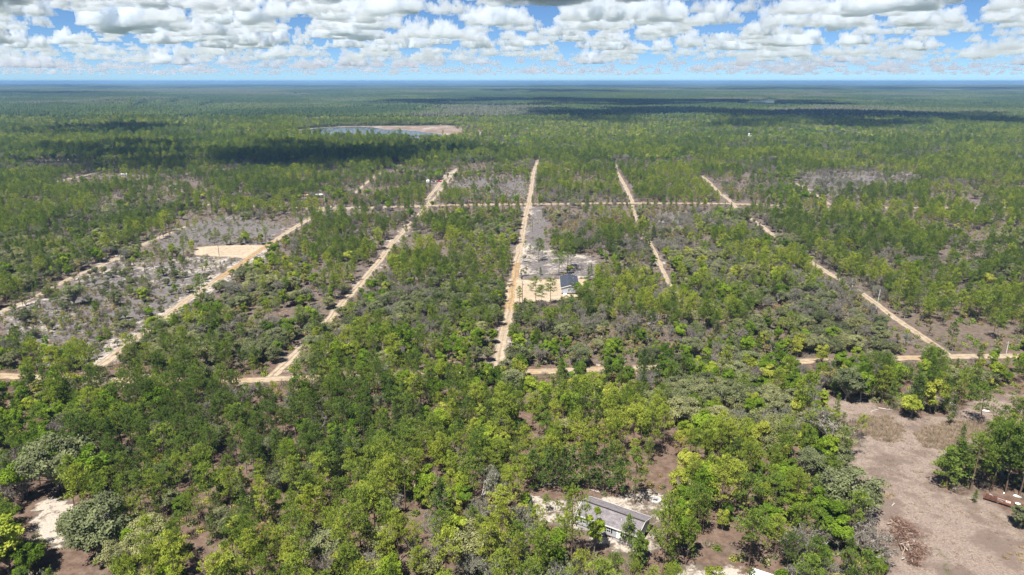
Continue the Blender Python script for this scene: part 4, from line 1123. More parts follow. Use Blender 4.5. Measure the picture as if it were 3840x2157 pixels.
STN = {'pine_tree': ('pine_forest', 'pine woods reaching back to the lake and beyond'), 'sand_pine': ('sand_pine_forest', 'dense dark pines scattered through the woods'), 'oak_tree': ('oak_woods', 'bright green oak woods in the distance'),
       'live_oak': ('live_oak_woods', 'grey-green oak woods in the distance'), 'bare_oak': ('leafless_woods', 'grey leafless trees scattered through the woods'), 'turkey_oak': ('scrub_oak_woods', 'small yellow-green scrub oaks over the sandy scrub')}
for s, nme in enumerate(SPN):
    k = rest[spi[rest] == s]
    scatter(STN[nme][0], np.c_[X[k], Y[k], np.zeros(len(k))], np.c_[sxy[k], sxy[k], sx[k]], np.c_[np.zeros((len(k), 2)), rot[k]], tone[k], var[k], SRC[nme], STN[nme][1])

# ------------------------------------------------------------------ undergrowth, dry grass
M_SCRUB = foliage('scrub_twig', [(0, (.175, .142, .120)), (.5, (.215, .180, .150)), (1, (.205, .185, .115))], .1)
M_DRY = foliage('dry_stems', [(0, (.250, .175, .120)), (.5, (.330, .265, .195)), (1, (.380, .290, .170))], .2)
def clump(name, n, r, h, w, m, seed, kind):
    rg = np.random.default_rng(seed); tb = TB()
    if kind == 'twig':
        a = rg.random(n) * 6.28; q = np.sqrt(rg.random(n)) * r
        P = np.c_[np.cos(a) * q, np.sin(a) * q, rg.random(n) * h * .5]
        D = np.c_[rg.normal(size=(n, 2)) * .55, np.full(n, .9)]; D /= np.linalg.norm(D, axis=1)[:, None]
        tb.twigs(P, P + D * (h * rg.uniform(.35, .8, n))[:, None], w, 0, rg)
    elif kind == 'tuft':
        a = rg.random(n) * 6.28; q = np.sqrt(rg.random(n)) * r
        P = np.c_[np.cos(a) * q, np.sin(a) * q, np.zeros(n)]
        D = np.c_[np.cos(a) * q / r * .6 + rg.normal(size=n) * .25, np.sin(a) * q / r * .6 + rg.normal(size=n) * .25, np.ones(n)]
        tb.twigs(P, P + D * (h * rg.uniform(.5, 1.1, n))[:, None], w, 0, rg)
    else:
        e = rg.normal(size=(n, 3)); e /= np.linalg.norm(e, axis=1)[:, None]; e[:, 2] = np.abs(e[:, 2])
        C = e * np.array([r, r, h]) * rg.uniform(.5, 1, n)[:, None]
        tb.cards(C, e + rg.normal(size=(n, 3)) * .6 + [0, 0, .4], w, 0, rg, rg.random(n))
    V, T, M, A_ = tb.arrays()
    return bpy.data.objects.new(name, npmesh(name, V, T, [m], fattr={'vary': A_}))
def coll(name, obs):
    c = bpy.data.collections.new(name)
    for o in obs: c.objects.link(o)
    return c
UG = coll('undergrowth_sources', [clump('u_0', 90, .8, .9, .03, M_SCRUB, 1, 'twig'), clump('u_1', 130, 1.1, 1.3, .03, M_SCRUB, 2, 'twig'), clump('u_2', 60, .6, 1.6, .025, M_SCRUB, 3, 'twig'),
                                  clump('u_3', 90, .7, .9, .13, M_TURKEY, 4, 'leaf'), clump('u_4', 110, .8, 1.1, .14, M_OAK, 5, 'leaf'), clump('u_5', 90, .7, .8, .14, M_LIVE, 6, 'leaf')])
rng = np.random.default_rng(21)
P = np.concatenate([cand(84, 330, 2.0, .83), cand(330, 900, 3.0, .83)]); X2, Y2 = P.T
cs = cover(X2, Y2)
d2 = np.clip(.8 * cs[2] + .62 * cs[1], 0, .9) * sstep(.3, .62, fbm(n2, X2 + 50, Y2, 16)) * 1.4
d2 *= np.clip(1.15 - cs[0], .15, 1) * (1 - cs[3])
u2, v2, _ = prj(X2, Y2)
for Pq in (YARD1, CLEAR, FRONT1, FIELD, PADS[0][3], PADS[1][3]): d2[inpoly(u2, v2, Pq)] = 0
d2[inpoly(u2, v2, STRIP)] *= .35; d2[inpoly(u2, v2, BEHIND)] *= .5
k = np.where((rng.random(len(X2)) < d2) & (look(road_m, X2, Y2) < .5))[0]
k = k[(np.hypot(X2[k] - 22, Y2[k] - 129.5) > 9.5) & (np.hypot(X2[k] - 27.5, Y2[k] - 313) > 11.5)]
w = np.where(cs[2][k] > .5, 1, 0)[:, None]
pr = w * np.array([.22, .18, .17, .3, .05, .08]) + (1 - w) * np.array([.14, .12, .12, .18, .2, .24])
ix = np.clip((rng.random(len(k))[:, None] > np.cumsum(pr, 1)).sum(1), 0, 5)
sc2 = rng.uniform(.6, 1.5, len(k)) * np.where((ix > 2) & (Y2[k] < 300), 1.35, 1)
print('undergrowth', len(k))
scatter('undergrowth', np.c_[X2[k], Y2[k], np.zeros(len(k))], np.c_[sc2, sc2, sc2], np.c_[np.zeros((len(k), 2)), rng.random(len(k)) * 6.28], rng.random(len(k)), ix, UG, 'grey twiggy scrub and low bushes between the trees')
# dry field
DG = coll('dry_grass_sources', [clump('d_0', 40, .45, .35, .025, M_DRY, 11, 'tuft'), clump('d_1', 46, .7, .28, .03, M_DRY, 12, 'tuft'), clump('d_2', 70, .7, 1.25, .03, M_DRY, 13, 'tuft'), clump('d_3', 60, .55, .75, .04, M_DRY, 14, 'tuft')])
P = cand(110, 235, .95, .83); X3, Y3 = P.T; u3, v3, _ = prj(X3, Y3)
inf = inpoly(u3, v3, FIELD)
reed = inpoly(u3, v3, [(3200, 1575), (3330, 1560), (3390, 1610), (3380, 1665), (3290, 1650), (3230, 1620)]) | inpoly(u3, v3, [(3420, 1625), (3560, 1580), (3700, 1590), (3740, 1620), (3640, 1650), (3560, 1690), (3470, 1680)])
orange = inpoly(u3, v3, [(3275, 1808), (3340, 1805), (3375, 1850), (3370, 1880), (3300, 1890)]) | inpoly(u3, v3, [(3760, 2080), (3830, 2040), (3840, 2110), (3780, 2110)])
pr = np.where(reed, .8, np.where(orange, .3, .24 * (.3 + 1.4 * fbm(n1, X3, Y3, 9))))
k = np.where(inf & (rng.random(len(X3)) < pr))[0]
ix = np.where(reed[k], 2, np.where(orange[k], 3, rng.integers(0, 2, len(k))))
tn = np.where(reed[k], .42, np.where(orange[k], .95, rng.random(len(k)) * .8))
s3 = rng.uniform(.6, 1.2, len(k)); print('dry grass', len(k))
scatter('dry_grass', np.c_[X3[k], Y3[k], np.zeros(len(k))], np.c_[s3, s3, s3], np.c_[rng.normal(size=(len(k), 2)) * .15, rng.random(len(k)) * 6.28], tn, ix, DG, 'tan dry grass and reeds over the field')

# ------------------------------------------------------------------ far canopy: patches of closed forest out to the rim of sight
M_FAR = foliage('far_crowns', [(0, (.036, .056, .020)), (.45, (.050, .074, .024)), (.8, (.076, .100, .030)), (.95, (.088, .098, .050)), (1, (.094, .096, .070))], .1, .6, 1.4)
bm = bmesh.new(); bmesh.ops.create_icosphere(bm, subdivisions=2, radius=1)
IV = np.array([v.co for v in bm.verts]); IT = np.array([[v.index for v in f.verts] for f in bm.faces]); bm.free()
FC = []
for q in range(8):
    rg = np.random.default_rng(800 + q); tb = TB(); S = 60.0; cell = 6.3
    g = np.arange(-S / 2 + cell / 2, S / 2, cell)
    for gx_ in g:
        for gy_ in g:
            if rg.random() < .12: continue
            r = rg.uniform(2.0, 3.4); h = rg.uniform(8.5, 15.5)
            n_ = 1 + .42 * (rg.random(len(IV)) * 2 - 1)
            keepf = IT[(IV[IT][:, :, 2].mean(1) > -.55)]
            V = IV * n_[:, None] * np.array([r, r, h * rg.uniform(.26, .42)]) + [gx_ + rg.normal() * 1.3, gy_ + rg.normal() * 1.3, h * .68]
            tb.raw(V, keepf, 0, np.clip(rg.random() * .65 + rg.random(len(keepf)) * .35, 0, 1))
    V, T, M, A_ = tb.arrays()
    FC.append(bpy.data.objects.new('far_%d' % q, npmesh('far_%d' % q, V, T, [M_FAR], fattr={'vary': A_})))
print('far tris', sum(len(o.data.polygons) for o in FC))
FARC = coll('far_sources', FC)
ty = np.arange(1825, 10500, 60.0)
g = np.concatenate([np.c_[np.arange(-.8 * y - 60, .8 * y + 60, 60.0), np.full(len(np.arange(-.8 * y - 60, .8 * y + 60, 60.0)), y)] for y in ty])
x4, y4 = g.T
u4, v4, _ = prj(x4, y4)
gap = (fbm(n3, x4, y4 - 9000, 420, 3) > .64) & (rng.random(len(x4)) < .5)
gap |= inpoly(u4, v4, [(2780, 381), (2930, 381), (2930, 403), (2780, 403)]) | inpoly(u4, v4, [(2770, 500), (2840, 500), (2840, 515), (2770, 515)])
x4, y4 = x4[~gap], y4[~gap]
hw4 = sstep(.46, .62, fbm(n2, x4 - 2000, y4, 420, 3)); pn = fbm(n4, x4, y4, 700, 3)
tn = np.clip(.26 + .6 * hw4 + (pn - .5) * 1.2 + rng.normal(size=len(x4)) * .05, 0, 1)
print('far tiles', len(x4))
scatter('distant_forest', np.c_[x4, y4, hgt(x4, y4) + (fbm(n1, x4, y4, 300) - .5) * 4 - 1], np.c_[np.ones((len(x4), 2)), .85 + .35 * fbm(n2, x4, y4, 200)], np.c_[np.zeros((len(x4), 2)), rng.integers(0, 4, len(x4)) * math.pi / 2], tn, rng.integers(0, 8, len(x4)), FARC, 'unbroken forest running out to the horizon')

# ------------------------------------------------------------------ buildings
M_SIDING = plain('pale_siding', (.370, .380, .415), .6, .3, .04, 2)
M_TRIM = plain('white_trim', (.800, .800, .790), .5, .3, .03, 2)
M_SHUT = plain('dark_shutter', (.020, .028, .032), .5, .3, .1, 4)
M_DARK = plain('dark_gap', (.030, .028, .026), .9, .1, .1, 4)
M_PIER = plain('concrete_block', (.420, .400, .370), .9, .1, .12, 6)
M_WHITE = plain('white_plastic', (.780, .790, .800), .4, .4, .05, 3)
M_WOOD = plain('weathered_wood', (.310, .270, .235), .9, .1, .3, 4)
M_POLE = plain('pole_wood', (.170, .135, .110), .9, .1, .2, 5)
M_PALEPOLE = plain('bleached_wood', (.520, .490, .460), .9, .1, .2, 5)
M_METAL = plain('galvanised_metal', (.500, .510, .520), .4, .5, .1, 4, .6)
M_RUST = plain('rusty_steel', (.135, .062, .042), .85, .2, .4, 3)
M_TAN = plain('tan_sheet', (.480, .330, .170), .7, .2, .1, 2)
M_RED = plain('red_paint', (.300, .020, .022), .35, .5, .1, 3)
M_TYRE = plain('tyre_rubber', (.022, .022, .022), .8, .2, .1, 6)
M_BLUEW = plain('pale_blue_white', (.620, .720, .760), .4, .4, .05, 2)
M_STONE = plain('pale_ring_block', (.560, .540, .510), .9, .1, .15, 8)
M_ASH = plain('fire_ash', (.300, .280, .270), .95, .05, .35, 5)
M_BARKLOG = plain('log_wood', (.330, .250, .185), .9, .1, .3, 4)
M_BRANCH = foliage('brown_branches', [(0, (.120, .070, .052)), (.5, (.200, .125, .095)), (1, (.330, .290, .260))], .1)
mg, t = mat('window_glass'); out_surf(t, principled(t, (.02, .025, .03), .08, .6).outputs[0])
def shingles(name, a, b_):
    m, t = mat(name)
    tc = nd(t, 'ShaderNodeTexCoord')
    br = nd(t, 'ShaderNodeTexBrick'); br.inputs['Scale'].default_value = 1.0
    br.inputs['Brick Width'].default_value = .9; br.inputs['Row Height'].default_value = .145; br.inputs['Mortar Size'].default_value = .012
    br.inputs['Color1'].default_value = (*a, 1); br.inputs['Color2'].default_value = (*b_, 1); br.inputs['Mortar'].default_value = (*[k * .55 for k in a], 1)
    ln(t, tc.outputs['Object'], br.inputs['Vector'])
    n = noise(t, tc.outputs['Object'], 1.1, 5, .7)
    f = rng_map(t, n, .25, .75, .78, 1.22)
    s = nd(t, 'ShaderNodeVectorMath', operation='SCALE'); ln(t, br.outputs[0], s.inputs[0]); ln(t, f, s.inputs['Scale'])
    out_surf(t, principled(t, s.outputs[0], .9, .15).outputs[0])
    return m
M_ROOF1 = shingles('grey_brown_shingles', (.158, .142, .150), (.235, .212, .222))
M_ROOF2 = shingles('slate_blue_shingles', (.040, .046, .062), (.064, .072, .094))

def window(root, x, side, y, z, w, h, shutters=True, axis='x'):
    """a framed sash window on a wall; SIDE is the outward sign"""
    fr = MB()
    d0, d1 = (y, y + side * .06)
    lo, hi = min(d0, d1), max(d0, d1)
    def bx(m, a0, a1, z0, z1, l, hh):
        return m.box(a0, a1, l, hh, z0, z1) if axis == 'x' else m.box(l, hh, a0, a1, z0, z1)
    for a0, a1, z0, z1 in ((x - w / 2 - .07, x - w / 2, z - .07, z + h + .07), (x + w / 2, x + w / 2 + .07, z - .07, z + h + .07), (x - w / 2, x + w / 2, z - .07, z), (x - w / 2, x + w / 2, z + h, z + h + .07), (x - w / 2, x + w / 2, z + h / 2 - .03, z + h / 2 + .03), (x - .02, x + .02, z, z + h / 2 - .03), (x - .02, x + .02, z + h / 2 + .03, z + h)):
        bx(fr, a0, a1, z0, z1, lo, hi)
    f = fr.build('window', M_TRIM, root)
    g0, g1 = sorted((y + side * .004, y + side * .03))
    for z0, z1 in ((z, z + h / 2 - .03), (z + h / 2 + .03, z + h)):
        for a0, a1 in ((x - w / 2, x - .02), (x + .02, x + w / 2)):
            bx(MB(), a0, a1, z0, z1, g0, g1).build('pane', mg, f)
    if shutters:
        for q in (-1, 1):
            c = x + q * (w / 2 + .26)
            bx(MB(), c - .16, c + .16, z - .05, z + h + .05, *sorted((y + side * .003, y + side * .045))).build('shutter', M_SHUT, f)

def home(label, cx, cy, ang, L, W, m_roof, base=.75, wall=2.45, rise=1.25, oh=.35):
    h = thing('mobile_home', label, 'house', (cx, cy, 0), ang, 'manufactured homes')
    x0, x1, y0, y1 = -L / 2 + oh, L / 2 - oh, -W / 2 + oh, W / 2 - oh
    z0, z1 = base, base + wall
    zr = z1 + rise * (1 - oh / (W / 2))
    for nm, a in (('front', (x0, x1, y0, y0 + .12)), ('back', (x0, x1, y1 - .12, y1))):
        m = MB().box(a[0], a[1], a[2], a[3], z0, z1)
        m.build('wall', M_SIDING, h)
    for xa, xb in ((x0 + .001, x0 + .12), (x1 - .12, x1 - .001)):
        m = MB(); m.prism([(y0 + .121, z0 + .002), (y1 - .121, z0 + .002), (y1 - .121, z1), (0, zr - .06), (y0 + .121, z1)], xa, xb)
        m.build('wall', M_SIDING, h)
    sl = rise / (W / 2)
    for s in (-1, 1):
        m = MB(); th = .14
        ye = s * W / 2; ze = z1 - oh * sl + .02; zt = ze + rise
        m.prism([(0.0, zt), (ye, ze), (ye, ze + th), (0.0, zt + th)] if s > 0 else [(ye, ze), (0.0, zt), (0.0, zt + th), (ye, ze + th)], -L / 2, L / 2)
        m.build('roof_slope', m_roof, h)
        MB().box(-L / 2 - .01, L / 2 + .01, *sorted((ye + s * .002, ye + s * .04)), ze - .10, ze + th + .015).build('gutter', M_TRIM, h)
        for xe in (-1, 1):
            xx = xe * L / 2
            MB().prism([(s * .002, zt - .10), (ye, ze - .10), (ye, ze + th + .02), (s * .002, zt + th + .02)], *sorted((xx + xe * .002, xx + xe * .05))).build('fascia', M_TRIM, h)
    MB().prism([(-.22, zt + th - .03), (.22, zt + th - .03), (0, zt + th + .06)], -L / 2 + .02, L / 2 - .02).build('ridge_cap', M_DARK if m_roof is M_ROOF1 else m_roof, h)
    for xa in (x0, x1):
        for ya in (y0, y1):
            sx_, sy_ = math.copysign(1, xa), math.copysign(1, ya)
            MB().box(*sorted((xa - sx_ * .10, xa + sx_ * .02)), *sorted((ya - sy_ * .10, ya + sy_ * .02)), z0, z1 - .02).build('corner_trim', M_TRIM, h)
    MB().box(x0 + .02, x1 - .02, y0 + .03, y1 - .03, z0 - .22, z0 - .003).build('floor_frame', M_RUST, h)
    for xa in np.linspace(x0 + .4, x1 - .4, 6):
        for ya in (y0 + .3, 0, y1 - .3):
            MB().box(xa - .2, xa + .2, ya - .2, ya + .2, 0, z0 - .223).build('pier', M_PIER, h)
    for xa in (-L * .22, L * .18):
        MB().tube([(xa, -W * .22, z1 + .2), (xa, -W * .22, z1 + rise * .56 + .55)], .07, 8).build('vent_pipe', M_WHITE, h)
    return h, (x0, x1, y0, y1, z0, z1)

h1, (x0, x1, y0, y1, z0, z1) = home('grey-brown-roofed pale mobile home in the foreground sandy yard', 22.3, 129.6, math.atan2(-7.9, 12.6), 14.9, 8.0, M_ROOF1)
for x in (-5.2, -2.2, .65, 4.4): window(h1, x, -1, y0, z0 + .75, .85, 1.25)
window(h1, .9, 1, x1, z0 + 1.1, .75, .8, False, 'y')
for x in (-4.5, .5, 5): window(h1, x, 1, y1, z0 + .75, .85, 1.25, False)
dr = MB().box(-.95 - .48 + 3.9, -.95 + .48 + 3.9, y0 - .05, y0 - .002, z0 + .02, z0 + 2.1).build('door', M_TRIM, h1)
MB().box(3.30, 3.36, y0 - .10, y0 - .052, z0 + .95, z0 + 1.05).build('handle', M_SHUT, dr)
for xa, xb in ((x0 + .1, -1.1), (-.6, -.12), (1.7, x1 - .6)):
    MB().box(xa, xb, y0 + .04, y0 + .07, .03, z0 - .225).build('skirting', M_SIDING, h1)

h2, (x0, x1, y0, y1, z0, z1) = home('slate-blue-roofed white mobile home end-on beside the sandy driveway', 27.4, 313.0, math.atan2(20.4, .9), 20.4, 8.8, M_ROOF2, .65)
window(h2, .5, -1, x0, z0 + .75, .9, 1.1, False, 'y')
for x in (-6, -1, 4.5): window(h2, x, 1, y1, z0 + .75, .9, 1.2, False); window(h2, x + .7, -1, y0, z0 + .75, .9, 1.2, False)
MB().box(x0 - 1.7, x0 - .3, 1.4, 3.2, 0, .35).build('step', M_WHITE, h2)
MB().box(x0 - 1.0, x0 - .15, 1.6, 3.0, .35, .6).build('step', M_WHITE, h2)
MB().box(-5.2, -4.5, -1.7, -1.1, z1 + .93, z1 + 1.12).build('roof_vent', M_WHITE, h2)

# ------------------------------------------------------------------ things round the near house
fx, fy = un(2457, 1876)
fr = thing('fire_ring', 'round pale block fire ring on the sand behind the house', 'fire pit', (fx, fy, .03))
blk = None
for k in range(14):
    a = k * 2 * math.pi / 14; ca, sa_ = math.cos(a), math.sin(a)
    if blk is None:
        m = MB(); v = []
        for rr_, hh in ((.86, .0), (1.14, 0), (1.14, .30), (.86, .30)):
            for aa in (-.19, .19): v.append((rr_ * math.cos(aa), rr_ * math.sin(aa), hh))
        m.add(v, [(0, 2, 3, 1), (2, 4, 5, 3), (4, 6, 7, 5), (6, 0, 1, 7), (0, 6, 4, 2), (1, 3, 5, 7)])
        blk = m.mesh('block', M_STONE)
    link('block', blk, fr, (0, 0, 0), (0, 0, a + rng.normal() * .02), (1, 1, rng.uniform(.85, 1.15)))
MB().tube([(0, 0, 0), (0, 0, .08)], .8, 14).build('ash_bed', M_ASH, fr)
MB().tube([(-.5, -.1, .12), (.5, .2, .16)], .07, 6).build('burnt_log', M_DARK, fr)
MB().tube([(-.2, .4, .12), (.25, -.45, .2)], .06, 6).build('burnt_log', M_DARK, fr)
fr.scale = (1.15, 1.15, 1)
sx_, sy_ = un(2495, 1896)
st_ = thing('charred_stump', 'dark charred upright stump standing near the fire ring', 'stump', (sx_, sy_, 0))
MB().tube([(0, 0, -.05), (.05, 0, .5), (.02, .04, 1.0), (.12, .1, 1.5), (.2, .12, 1.65)], [.30, .2, .17, .13, .05], 9).build('stem', M_DARK, st_)
MB().tube([(.1, .08, 1.4), (.32, .1, 1.55)], [.07, .03], 6).build('broken_branch', M_DARK, st_)
def logs(name, label, cat, specs, m, grp=None):
    for q, (u, v, lx, ly, r, lab) in enumerate(specs):
        x, y = un(u, v)
        o = thing(name, lab, cat, (x, y, r * .8), 0, grp)
        MB().tube([(-lx / 2, -ly / 2, 0), (rng.normal() * .1, rng.normal() * .1, .04), (lx / 2, ly / 2, .02)], [r, r * .85, r * .6], 7).build('stem', m, o)
        MB().tube([(lx * .2, ly * .2, 0), (lx * .35 - ly * .15, ly * .35 + lx * .15, r * 2.5)], [r * .5, r * .15], 5).build('broken_branch', m, o)
logs('fallen_log', '', 'log', [(2060, 1818, 3.2, 1.0, .13, 'fallen pole lying at the foot of the house pine row'), (2230, 1842, 2.4, -1.3, .11, 'short fallen log by the eastern end of the pine row'),
     (3240, 1496, 5.0, .4, .10, 'straight pale fallen trunk at the top of the dry field'), (3320, 1535, 3.4, -1.6, .12, 'crooked grey fallen limb at the top of the dry field'),
     (3280, 1540, 3.0, 1.4, .09, 'thin grey fallen limb joining the crooked one'), (3350, 1893, 1.2, 1.0, .10, 'short bleached log north of the brush pile'), (3575, 1836, 2.4, .8, .12, 'bleached fallen branch at the foot of the trailer grove'),
     (1890, 1850, 4.0, -1.5, .12, 'pale fallen trunk west of the sandy yard')], M_PALEPOLE, 'fallen logs')

# brush pile
bx_, by_ = un(3395, 2030)
bp = thing('brush_pile', 'long heap of red-brown branches and cut logs in the dry field', 'brush pile', (bx_, by_, 0))
tb = TB(); rg = np.random.default_rng(77)
axd = np.array(un(3440, 2125)) - np.array(un(3365, 1945)); LL = np.linalg.norm(axd); axd /= LL; nrm = np.array([-axd[1], axd[0]])
N_ = 2600
s_ = (rg.random(N_) - .5) * LL * 1.0; wd = 4.2 * np.clip(1 - (np.abs(s_) / (LL * .6)) ** 2, .25, 1) * (.45 + 1.1 * n1(s_ / 2.2 + 5, s_ * 0))
o_ = rg.normal(size=N_) * wd * .5 + (n2(s_ / 3.5, s_ * 0 + 3) - .5) * 3.2
zz = np.clip(2.6 * np.exp(-(o_ / wd) ** 2) * np.clip(1 - (np.abs(s_) / (LL * .55)) ** 2, .15, 1) * rg.random(N_) ** .6, .03, 2.6)
Pp = np.c_[axd[0] * s_ + nrm[0] * o_, axd[1] * s_ + nrm[1] * o_, zz]
D = rg.normal(size=(N_, 3)) * [1, 1, .45]; D /= np.linalg.norm(D, axis=1)[:, None]
tb.twigs(Pp - D * .3, Pp + D * rg.uniform(.4, 1.3, N_)[:, None], .05, 0, rg)
V, T, M, A_ = tb.arrays(); V[:, 2] = np.maximum(V[:, 2], .02)
link('branches', npmesh('branches', V, T, [M_BRANCH], fattr={'vary': np.clip(A_ * 2 - .5, 0, 1)}), bp, kind='stuff', tone=.45)
mound = MB(); nn = 14
ring = [(axd * math.cos(a) * LL * .46 + nrm * math.sin(a) * 1.3) for a in np.arange(nn) * 2 * math.pi / nn]
mound.add([(p[0], p[1], 0) for p in ring] + [(p[0] * .55, p[1] * .55, .75) for p in ring] + [(0, 0, 1.0)], [(i, (i + 1) % nn, nn + (i + 1) % nn, nn + i) for i in range(nn)] + [(nn + i, nn + (i + 1) % nn, 2 * nn) for i in range(nn)])
mound.build('heap', plain('brush_mass', (.135, .085, .065), .95, .05, .6, 4), bp)
for k in range(30):
    s0 = (rg.random() - .5) * LL * .9; o0 = rg.normal() * 1.0; a = rg.random() * 3.14; l = rg.uniform(1.0, 3.2)
    c0 = np.array([*(axd * s0 + nrm * o0), 1.1 * max(0, 1 - abs(o0) / 2.6) * (1 - (abs(s0) / (LL * .6)) ** 2) + .25])
    d0 = np.array([math.cos(a), math.sin(a), rg.normal() * .18]) * l / 2
    MB().tube([c0 - d0, c0 + d0], [rg.uniform(.09, .19), rg.uniform(.06, .12)], 7).build('log', M_BARKLOG if k % 3 else M_PALEPOLE, bp)

# rusty flatbed trailer with odds and ends
t0 = np.array(un(3688, 1866)); t1 = np.array(un(3880, 1925)); td = t1 - t0; TL = np.linalg.norm(td)
tr_ = thing('flatbed_trailer', 'long rusty brown flatbed trailer under the pine grove', 'trailer', (*((t0 + t1) / 2), 0), math.atan2(td[1], td[0]))
for k in range(10):
    MB().box(-TL / 2 + k * TL / 10 + .02, -TL / 2 + (k + 1) * TL / 10 - .02, -1.1, 1.1, .62, .70).build('deck_plank', M_RUST, tr_)
for s in (-1, 1):
    MB().box(-TL / 2, TL / 2, *sorted((s * 1.105, s * 1.18)), .5, .74).build('side_rail', M_RUST, tr_)
for k in range(4):
    MB().box(-TL / 2 + .3, -TL / 2 + 2.6, -1.06 , -1.0, .78 + k * .26, .98 + k * .26).build('side_board', M_RUST, tr_)
for x in (-TL / 2 + .35, -TL / 2 + 2.5):
    MB().box(x - .05, x + .05, -.995, -.93, .70, 1.8).build('stake', M_RUST, tr_)
for x in (TL * .12, TL * .2):
    for s in (-1, 1):
        MB().tube([(x, s * .86 - .1, .36), (x, s * .86 + .1, .36)], .36, 14).build('wheel', M_TYRE, tr_)
MB().box(-TL / 2 + .1, TL / 2 - .1, -.4, -.28, .35, .615).build('beam', M_RUST, tr_)
MB().box(-TL / 2 + .1, TL / 2 - .1, .28, .4, .35, .615).build('beam', M_RUST, tr_)
ca, sa_ = math.cos(tr_.rotation_euler.z), math.sin(tr_.rotation_euler.z)
def ontr(x, y, z): return ((t0 + t1)[0] / 2 + ca * x - sa_ * y, (t0 + t1)[1] / 2 + sa_ * x + ca * y, z)
pp = thing('loose_pipe', 'two bent pale pipes lying across the rusty trailer', 'pipes', ontr(-TL * .28, 0, .73), tr_.rotation_euler.z)
MB().tube([(-1.2, .5, .3), (0, 0, .06), (1.6, -.7, .04)], .06, 7).build('pipe', M_METAL, pp)
MB().tube([(-1.2, .55, .4), (.2, .35, .1), (2.0, .25, .05)], .05, 7).build('pipe', M_METAL, pp)
fm = thing('metal_frame', 'small white square frame lying on the trailer deck', 'frame', ontr(-TL * .02, .1, .71), tr_.rotation_euler.z)
for a in ((-.45, .45, -.35, -.25), (-.45, .45, .25, .35), (-.45, -.35, -.25, .25), (.35, .45, -.25, .25)): MB().box(*a, 0, .08).build('bar', M_WHITE, fm)
bk = thing('tub', 'black and white tub standing on the trailer deck', 'tub', ontr(TL * .16, -.3, .71), tr_.rotation_euler.z)
MB().tube([(0, 0, 0), (0, 0, .5)], [.42, .5], 14).build('body', M_SHUT, bk); MB().tube([(0, 0, .5), (0, 0, .58)], .54, 14).build('rim', M_WHITE, bk)
def sheet(name, label, u, v, w, l, ang, m, h=.06):
    x, y = un(u, v); o = thing(name, label, 'scrap', (x, y, .02), ang, 'white scraps')
    mm = MB(); nn = 9
    pts = [(math.cos(k * 6.283 / nn) * l / 2 * rng.uniform(.7, 1.1), math.sin(k * 6.283 / nn) * w / 2 * rng.uniform(.7, 1.1)) for k in range(nn)]
    mm.add([(a, b, 0) for a, b in pts] + [(a * .8, b * .8, h * rng.uniform(.6, 1.6)) for a, b in pts] + [(0, 0, h * 1.4)], [(k, (k + 1) % nn, nn + (k + 1) % nn, nn + k) for k in range(nn)] + [(nn + k, nn + (k + 1) % nn, 2 * nn) for k in range(nn)])
    link('sheet', mm.mesh('sheet', m), o)
sheet('plastic_scrap', 'largest white crumpled sheet beyond the rusty trailer', 3815, 1862, 1.0, 2.0, -.6, M_WHITE, .2)
sheet('plastic_scrap', 'small white scrap lying before the trailer grove', 3765, 1850, .35, .7, .6, M_WHITE, .12)
sheet('plastic_scrap', 'long white scrap in the grass below the trailer', 3812, 1912, .3, 1.6, -.35, M_WHITE, .1)
sheet('plastic_scrap', 'second long white scrap below the trailer, at the frame edge', 3832, 1917, .3, 1.4, -.1, M_WHITE, .1)
sheet('plastic_scrap', 'white dish lying against the shaded trailer side', 3740, 1885, .6, .9, -.2, M_WHITE, .12)
sheet('plastic_scrap', 'white sheet on the ground behind the lone field pine', 3697, 1541, .9, 2.2, -.3, M_WHITE, .15)
for q, (u, v, a) in enumerate(((3545, 1505, -.6), (3558, 1512, -.5), (3570, 1519, -.5))):
    x, y = un(u, v)
    o = thing('drain_pipe', '%s of three pale pipes by the yellow-green oak' % ('first', 'second', 'third')[q], 'pipe', (x, y, .2), a, 'pale pipes beyond the field')
    MB().tube([(-.8, 0, 0), (.8, 0, 0)], .18, 10).build('barrel', M_STONE, o)
    MB().tube([(.801, 0, 0), (.86, 0, 0)], .22, 10).build('collar', M_STONE, o)

# tin-roofed shed cut by the bottom of the frame
cA = np.array(un(2822, 2130, 2.6)); cB = np.array(un(2888, 2152, 2.6)); dd = cB - cA; LA = np.linalg.norm(dd)
sh = thing('tin_shed', 'white tin-roofed lean-to cut by the bottom of the frame', 'shed', (cA[0], cA[1], 0), math.atan2(dd[1], dd[0]))
for k in range(8):
    MB().prism([(-4.2, 2.25), (0, 2.6), (0, 2.64), (-4.2, 2.29)], k * .62, k * .62 + .60).build('roof_sheet', M_WHITE, sh)
    MB().prism([(-4.2, 2.292), (0, 2.642), (0, 2.70), (-4.2, 2.35)], k * .62 + .57, k * .62 + .63).build('seam', M_WHITE, sh)
for x in (.15, 4.7):
    for y, h_ in ((-.15, 2.58), (-4.0, 2.25)):
        MB().box(x - .06, x + .06, y - .06, y + .06, 0, h_).build('post', M_WOOD, sh)
MB().box(.1, 4.8, -.10, -.04, .9, 1.6).build('back_board', M_RED, sh)
x, y = un(2826, 2129)
o = thing('marker_post', 'thin white post just behind the tin-roofed shed', 'post', (x - .1, y + 2.6, 0)); MB().tube([(0, 0, 0), (.02, 0, 2.4)], .05, 8).build('shaft', M_TRIM, o); MB().tube([(.02, 0, 2.4), (.02, 0, 2.5)], .07, 8).build('cap', M_TRIM, o)

